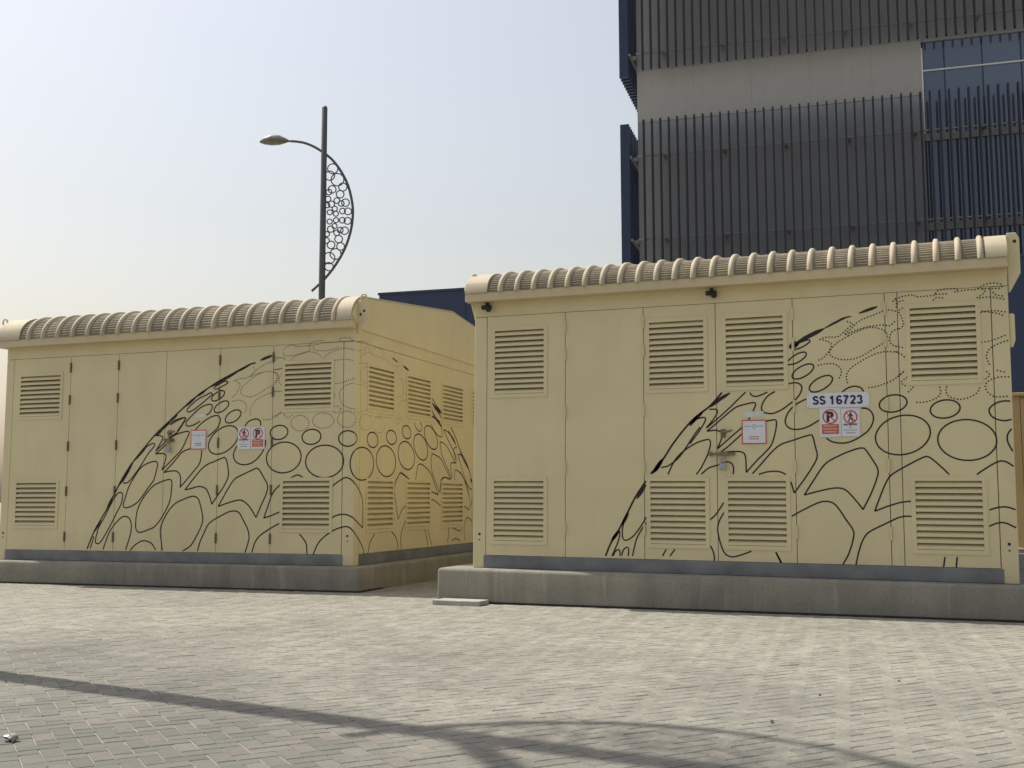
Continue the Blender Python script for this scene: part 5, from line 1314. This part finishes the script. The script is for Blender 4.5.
# ------------------------------------------------------------------ concrete bases
def base(loc, rot, x0, x1, front, label):
    mb = MB().box(x0, x1, front, DEPTH + 0.15, -0.42, 0.0)
    o = mb.build('concrete_base', M['concrete'], None, 0.028, 3)
    smooth_by_angle(o, 0.7)
    o.location = loc
    o.rotation_euler = rot
    tag(o, label, 'base', 'concrete bases under the substations')
    # thin black strip along the foot, level with the paving
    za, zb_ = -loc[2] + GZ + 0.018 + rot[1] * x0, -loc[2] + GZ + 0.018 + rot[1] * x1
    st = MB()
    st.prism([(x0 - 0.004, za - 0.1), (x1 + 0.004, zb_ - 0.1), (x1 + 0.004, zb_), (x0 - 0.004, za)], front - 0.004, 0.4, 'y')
    st.build('foot_strip', M['black'], o)


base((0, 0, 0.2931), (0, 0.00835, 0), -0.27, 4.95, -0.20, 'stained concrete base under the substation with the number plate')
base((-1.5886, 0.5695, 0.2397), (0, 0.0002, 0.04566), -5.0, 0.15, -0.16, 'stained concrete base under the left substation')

# ------------------------------------------------------------------ loose slab, litter, pebbles
sl = MB()
sl.prism([(-0.235, -0.10), (0.22, -0.115), (0.235, 0.08), (-0.21, 0.11)], 0.0, 0.042, 'z')
o = sl.build('loose_slab', M['slab'], None, 0.006, 2)
o.location = (0.03, -0.33, GZ)
o.rotation_euler = (0, 0, 0.03)
tag(o, 'loose flat concrete slab lying at the corner of the right base', 'slab')


def ground_px(u, v, z=GZ):
    d = fwd + r2 * ((u - 512) / F_PX) - u2 * ((v - 384) / F_PX)
    t = (z - CAM.z) / d.z
    return CAM + d * t


def crumple(name, loc, size, m, seed, squash=0.45):
    rr = random.Random(seed)
    bm = bmesh.new()
    bmesh.ops.create_icosphere(bm, subdivisions=2, radius=size)
    for v in bm.verts:
        v.co *= rr.uniform(0.55, 1.25)
        v.co.z *= squash
    lo = min(v.co.z for v in bm.verts)
    for v in bm.verts:
        v.co.z -= lo
    me = bpy.data.meshes.new(name)
    bm.to_mesh(me)
    bm.free()
    return place(name, me, m, None, loc)


M['foil'] = flat('crumpled_foil', (0.24, 0.23, 0.21), 0.35, 0.3)
M['pebble'] = flat('pebble', (0.10, 0.09, 0.075), 0.8)
p = ground_px(11, 741)
tag(crumple('litter', (p.x, p.y, GZ), 0.03, M['foil'], 2, 0.42), 'small crumpled piece of foil litter on the paving', 'litter')
for i, (u, v, s, lab) in enumerate(((772, 723, 0.009, 'dark pebble on the paving in front of the middle doors of the right substation'),
                                    (820, 696, 0.007, 'tiny dark pebble on open paving below the number plate'),
                                    (899, 682, 0.007, 'small dark pebble nearest the right base on the paving'))):
    p = ground_px(u, v)
    tag(crumple('pebble', (p.x, p.y, GZ), s, M['pebble'], 10 + i, 0.7), lab, 'pebble', 'pebbles on the paving')


# ------------------------------------------------------------------ street lamps
def lamp_head(root, ang):
    """cobra head lofted along x from the arm end (x=0) to its nose (x=-1)"""
    secs = [(0.0, 0.04, 0.04, 0.0), (-0.08, 0.09, 0.08, 0.0), (-0.25, 0.17, 0.15, 0.01), (-0.48, 0.20, 0.165, 0.005), (-0.68, 0.16, 0.11, -0.02), (-0.82, 0.05, 0.03, -0.045)]
    up, lo = MB(), MB()
    n = 10
    for mb, sgn in ((up, 1), (lo, -1)):
        for x, w, h, dz in secs:
            for q in range(n + 1):
                a = math.pi * q / n
                mb.v.append((x, w * math.cos(a), dz + sgn * h * (1.0 if sgn > 0 else 0.85) * math.sin(a)))
        for i in range(len(secs) - 1):
            for q in range(n):
                b = i * (n + 1) + q
                mb.f.append((b, b + 1, b + n + 2, b + n + 1))
    return up, lo


LS = 0.00833       # metres for one step of the lamp drawing


def make_lamp(loc, label, extra, turn, kx):
    root = empty('street_lamp', loc, (0, 0, R(turn)))
    tag(root, label, 'street lamp', 'street lamps with crescent brackets')
    H = 12.42
    z_of = lambda y: H - (y - 55) * LS
    x_of = lambda x: (x - 290) * LS * kx
    MB().tube([(0, 0, -0.05), (0, 0, 3), (0, 0, 8), (0, 0, H - 0.05), (0, 0, H)], [0.115, 0.105, 0.09, 0.08, 0.05], 14).build('pole', M['lamp_grey'], root, smooth=True)
    bp = MB().box(-0.2, 0.2, -0.2, 0.2, -0.02, 0.02).build('base_plate', M['lamp_grey'], root, 0.004)
    pts = [(165, 183), (215, 188), (255, 203), (290, 225), (320, 250), (350, 290), (375, 340), (390, 400), (393, 450), (385, 510), (365, 570), (335, 625), (300, 672), (255, 717)]
    P = [Vector((x_of(x), 0, z_of(y))) for x, y in pts]
    sm = []
    for i in range(len(P) - 1):
        a, b, c_, d = P[max(i - 1, 0)], P[i], P[i + 1], P[min(i + 2, len(P) - 1)]
        for t in (0, .33, .66):
            sm.append(0.5 * (2 * b + (c_ - a) * t + (2 * a - 5 * b + 4 * c_ - d) * t * t + (3 * b - a - 3 * c_ + d) * t ** 3))
    sm.append(P[-1])
    MB().tube(sm, 0.038, 8).build('crescent_arm', M['lamp_grey'], root, smooth=True)
    up, lo = lamp_head(root, 0)
    off = (x_of(165), 0, z_of(183))
    for mb, nm, m in ((up, 'lamp_hood', 'lamp_hood'), (lo, 'lamp_lens', 'lamp_lens')):
        o = mb.build(nm, M[m], root, smooth=True)
        o.location = off
    rings = [(338, 320, 20), (320, 355, 12), (348, 372, 12), (367, 402, 12), (376, 433, 11), (375, 467, 11), (365, 502, 12), (345, 532, 12), (319, 553, 12),
             (335, 585, 17), (318, 408, 10), (330, 424, 8), (334, 442, 8), (335, 465, 8), (330, 486, 8), (317, 497, 10), (306, 390, 9), (304, 412, 8),
             (313, 437, 8), (313, 470, 8), (304, 515, 8), (303, 538, 9), (352, 405, 9), (357, 432, 9), (357, 465, 9), (350, 500, 9),
             (311, 306, 15), (313, 600, 18), (321, 281, 16), (313, 630, 13), (357, 346, 13), (352, 558, 12), (309, 365, 9), (337, 395, 9), (338, 510, 9)]
    for cx, cy_, r in rings:
        r *= 1.12
        n = 16
        q = [(x_of(cx) + r * LS * math.cos(2 * math.pi * k_ / n), 0, z_of(cy_) + r * LS * math.sin(2 * math.pi * k_ / n)) for k_ in range(n)]
        MB().tube(q, 0.008 if extra else 0.019, 5, closed=True).build('ring', M['lamp_grey'], root, smooth=True)
    if extra:
        q = [(0.0, 0, 7.60), (-0.2, 0, 7.98), (-0.45, 0, 8.45), (-0.75, 0, 9.05), (-1.0, 0, 9.6)]
        MB().tube(q, [0.06, 0.065, 0.06, 0.05, 0.045], 8).build('side_arm', M['lamp_grey'], root, smooth=True)
    return root


make_lamp((-12.56, 17.64, 0.0), 'grey street lamp with a crescent of rings behind the left substation', False, 25, 1.0)
make_lamp((-2.13, -4.58, -0.01), 'grey street lamp left of the frame whose shadow crosses the paving', True, 90, 0.72)

# ------------------------------------------------------------------ office building with fin screens
bl = empty('office_building', (-8.324, 36.409, 0), (0, 0, R(5.408)))
tag(bl, 'tall grey building with dark vertical fins and blue glazing behind the substations', 'building')
WT = 0.75                                     # wall plane behind the fin plane
S0 = 0.03
MB().box(S0, 12.05, WT, 16, -0.05, 17.69).build('wall', M['facade_shaded'], bl)
MB().box(S0, 12.05, WT - 0.02, 16, 17.694, 20.05).build('spandrel', M['facade'], bl)
MB().box(S0, 30, WT, 16, 20.054, 34).build('wall', M['facade_shaded'], bl)
MB().box(12.054, 30, WT + 0.35, 16, -0.05, 20.05).build('wall', M['facade_shaded'], bl)
# joints between the spandrel panels show as thin recessed lines
for s in (2.55, 5.05, 7.55, 10.05):
    MB().box(s - 0.008, s + 0.008, WT - 0.0235, WT - 0.019, 17.7, 20.04).build('panel_joint', M['rail_grey'], bl)
# glazing: panes, mullions, sills
xs = [12.1] + [12.93 + 1.468 * i for i in range(11)]
rows = [(8.4, 11.9), (12.22, 15.68), (15.98, 19.95)]
for z0, z1 in rows:
    for a, b_ in zip(xs, xs[1:]):
        MB().box(a + 0.02, b_ - 0.02, WT + 0.02, WT + 0.05, z0, z1).build('window_pane', M['glass'], bl)
for x in xs:
    MB().box(x - 0.02, x + 0.02, WT + 0.0, WT + 0.06, 8.4, 19.97).build('mullion', M['navy_fin'], bl)
for z0, z1 in ((11.9, 12.22), (15.68, 15.98), (19.95, 20.05)):
    MB().box(12.06, 28, WT - 0.06, WT + 0.08, z0, z1).build('window_sill', M['rail_grey'], bl)
MB().box(12.06, 28, WT - 0.03, WT + 0.015, 18.68, 18.74).build('transom', M['white_trim'], bl)
MB().box(12.03, 12.09, WT - 0.05, WT + 0.07, 16.0, 19.7).build('window_frame', M['white_trim'], bl)
# rails that carry the fins, and brackets
for z in (12.25, 16.0, 20.7):
    MB().box(S0 + 0.05, 19, 0.23, 0.29, z - 0.03, z + 0.03).build('fin_rail', M['rail_grey'], bl)
    for i in range(8):
        MB().box(1.2 + i * 2.6, 1.32 + i * 2.6, 0.295, WT - 0.001, z - 0.07, z + 0.04).build('bracket', M['rail_grey'], bl)
finL = MB().box(-0.036, 0.036, 0.0, 0.22, 3.0, 17.58).mesh('fin')
finU = MB().box(-0.036, 0.036, 0.0, 0.22, 19.9, 33.5).mesh('fin')
for i in range(46):
    for me in (finL, finU):
        place('fin', me, M['navy_fin'], bl, (0.40 + 0.3705 * i, 0, 0))
# the return of the screen round the left-hand side
sL = MB().box(-0.20, 0.20, -0.05, 0.05, 3.0, 17.5).mesh('fin')
sU = MB().box(-0.20, 0.20, -0.05, 0.05, 19.65, 33.5).mesh('fin')
for i in range(26):
    for me in (sL, sU):
        place('fin', me, M['navy_panel'], bl, (-0.47, 0.25 + 0.3705 * i, 0))
for z in (12.25, 16.0, 20.7):
    MB().box(-0.26, -0.18, 0.25, 10, z - 0.05, z + 0.05).build('fin_rail', M['rail_grey'], bl)
    for i in range(4):
        MB().box(-0.18, S0 - 0.001, 0.6 + i * 2.6, 0.72 + i * 2.6, z - 0.1, z + 0.06).build('bracket', M['rail_grey'], bl)

pd_ = empty('low_building', (-10.206, 16.754, 0), (0, 0, R(5.408)))
tag(pd_, 'low dark navy building block showing between and beside the substations', 'building')
for i in range(12):
    MB().box(i * 2.5 + 0.006, (i + 1) * 2.5 - 0.006, 0.0, 0.08, -0.05, 6.46).build('wall_panel', M['navy_panel'], pd_)
MB().box(0.02, 29.98, 0.085, 9.0, -0.05, 6.40).build('body', M['navy_panel'], pd_)
MB().box(-0.03, 30.03, -0.03, 9.03, 6.462, 6.54).build('parapet_cap', M['navy_panel'], pd_, 0.01)

# ------------------------------------------------------------------ cabinet beyond the right substation
cb = empty('cabinet', (4.86, 6.15, 0.0))
tag(cb, 'plain yellow cabinet just visible behind the right edge of the right substation', 'cabinet')
MB().box(-0.15, 2.6, -0.15, 1.9, -0.05, 0.29).build('concrete_base', M['concrete'], cb, 0.02, 2)
MB().box(0.03, 2.4, 0.03, 1.7, 0.292, 2.22).build('body', M['shaded_yellow'], cb)
MB().box(0.0, 0.10, 0.0, 1.73, 0.292, 2.22).build('corner_post', M['shaded_yellow'], cb, 0.004)
for i in range(3):
    MB().box(0.106 + i * 0.765, 0.865 + i * 0.765, 0.004, 0.028, 0.40, 2.19).build('door', M['shaded_yellow'], cb, 0.003)
MB().prism([(-0.05, 2.222), (1.78, 2.222), (1.78, 2.262), (0.87, 2.31), (-0.05, 2.262)], -0.05, 2.46, 'x').build('roof', M['shaded_yellow'], cb, 0.004)
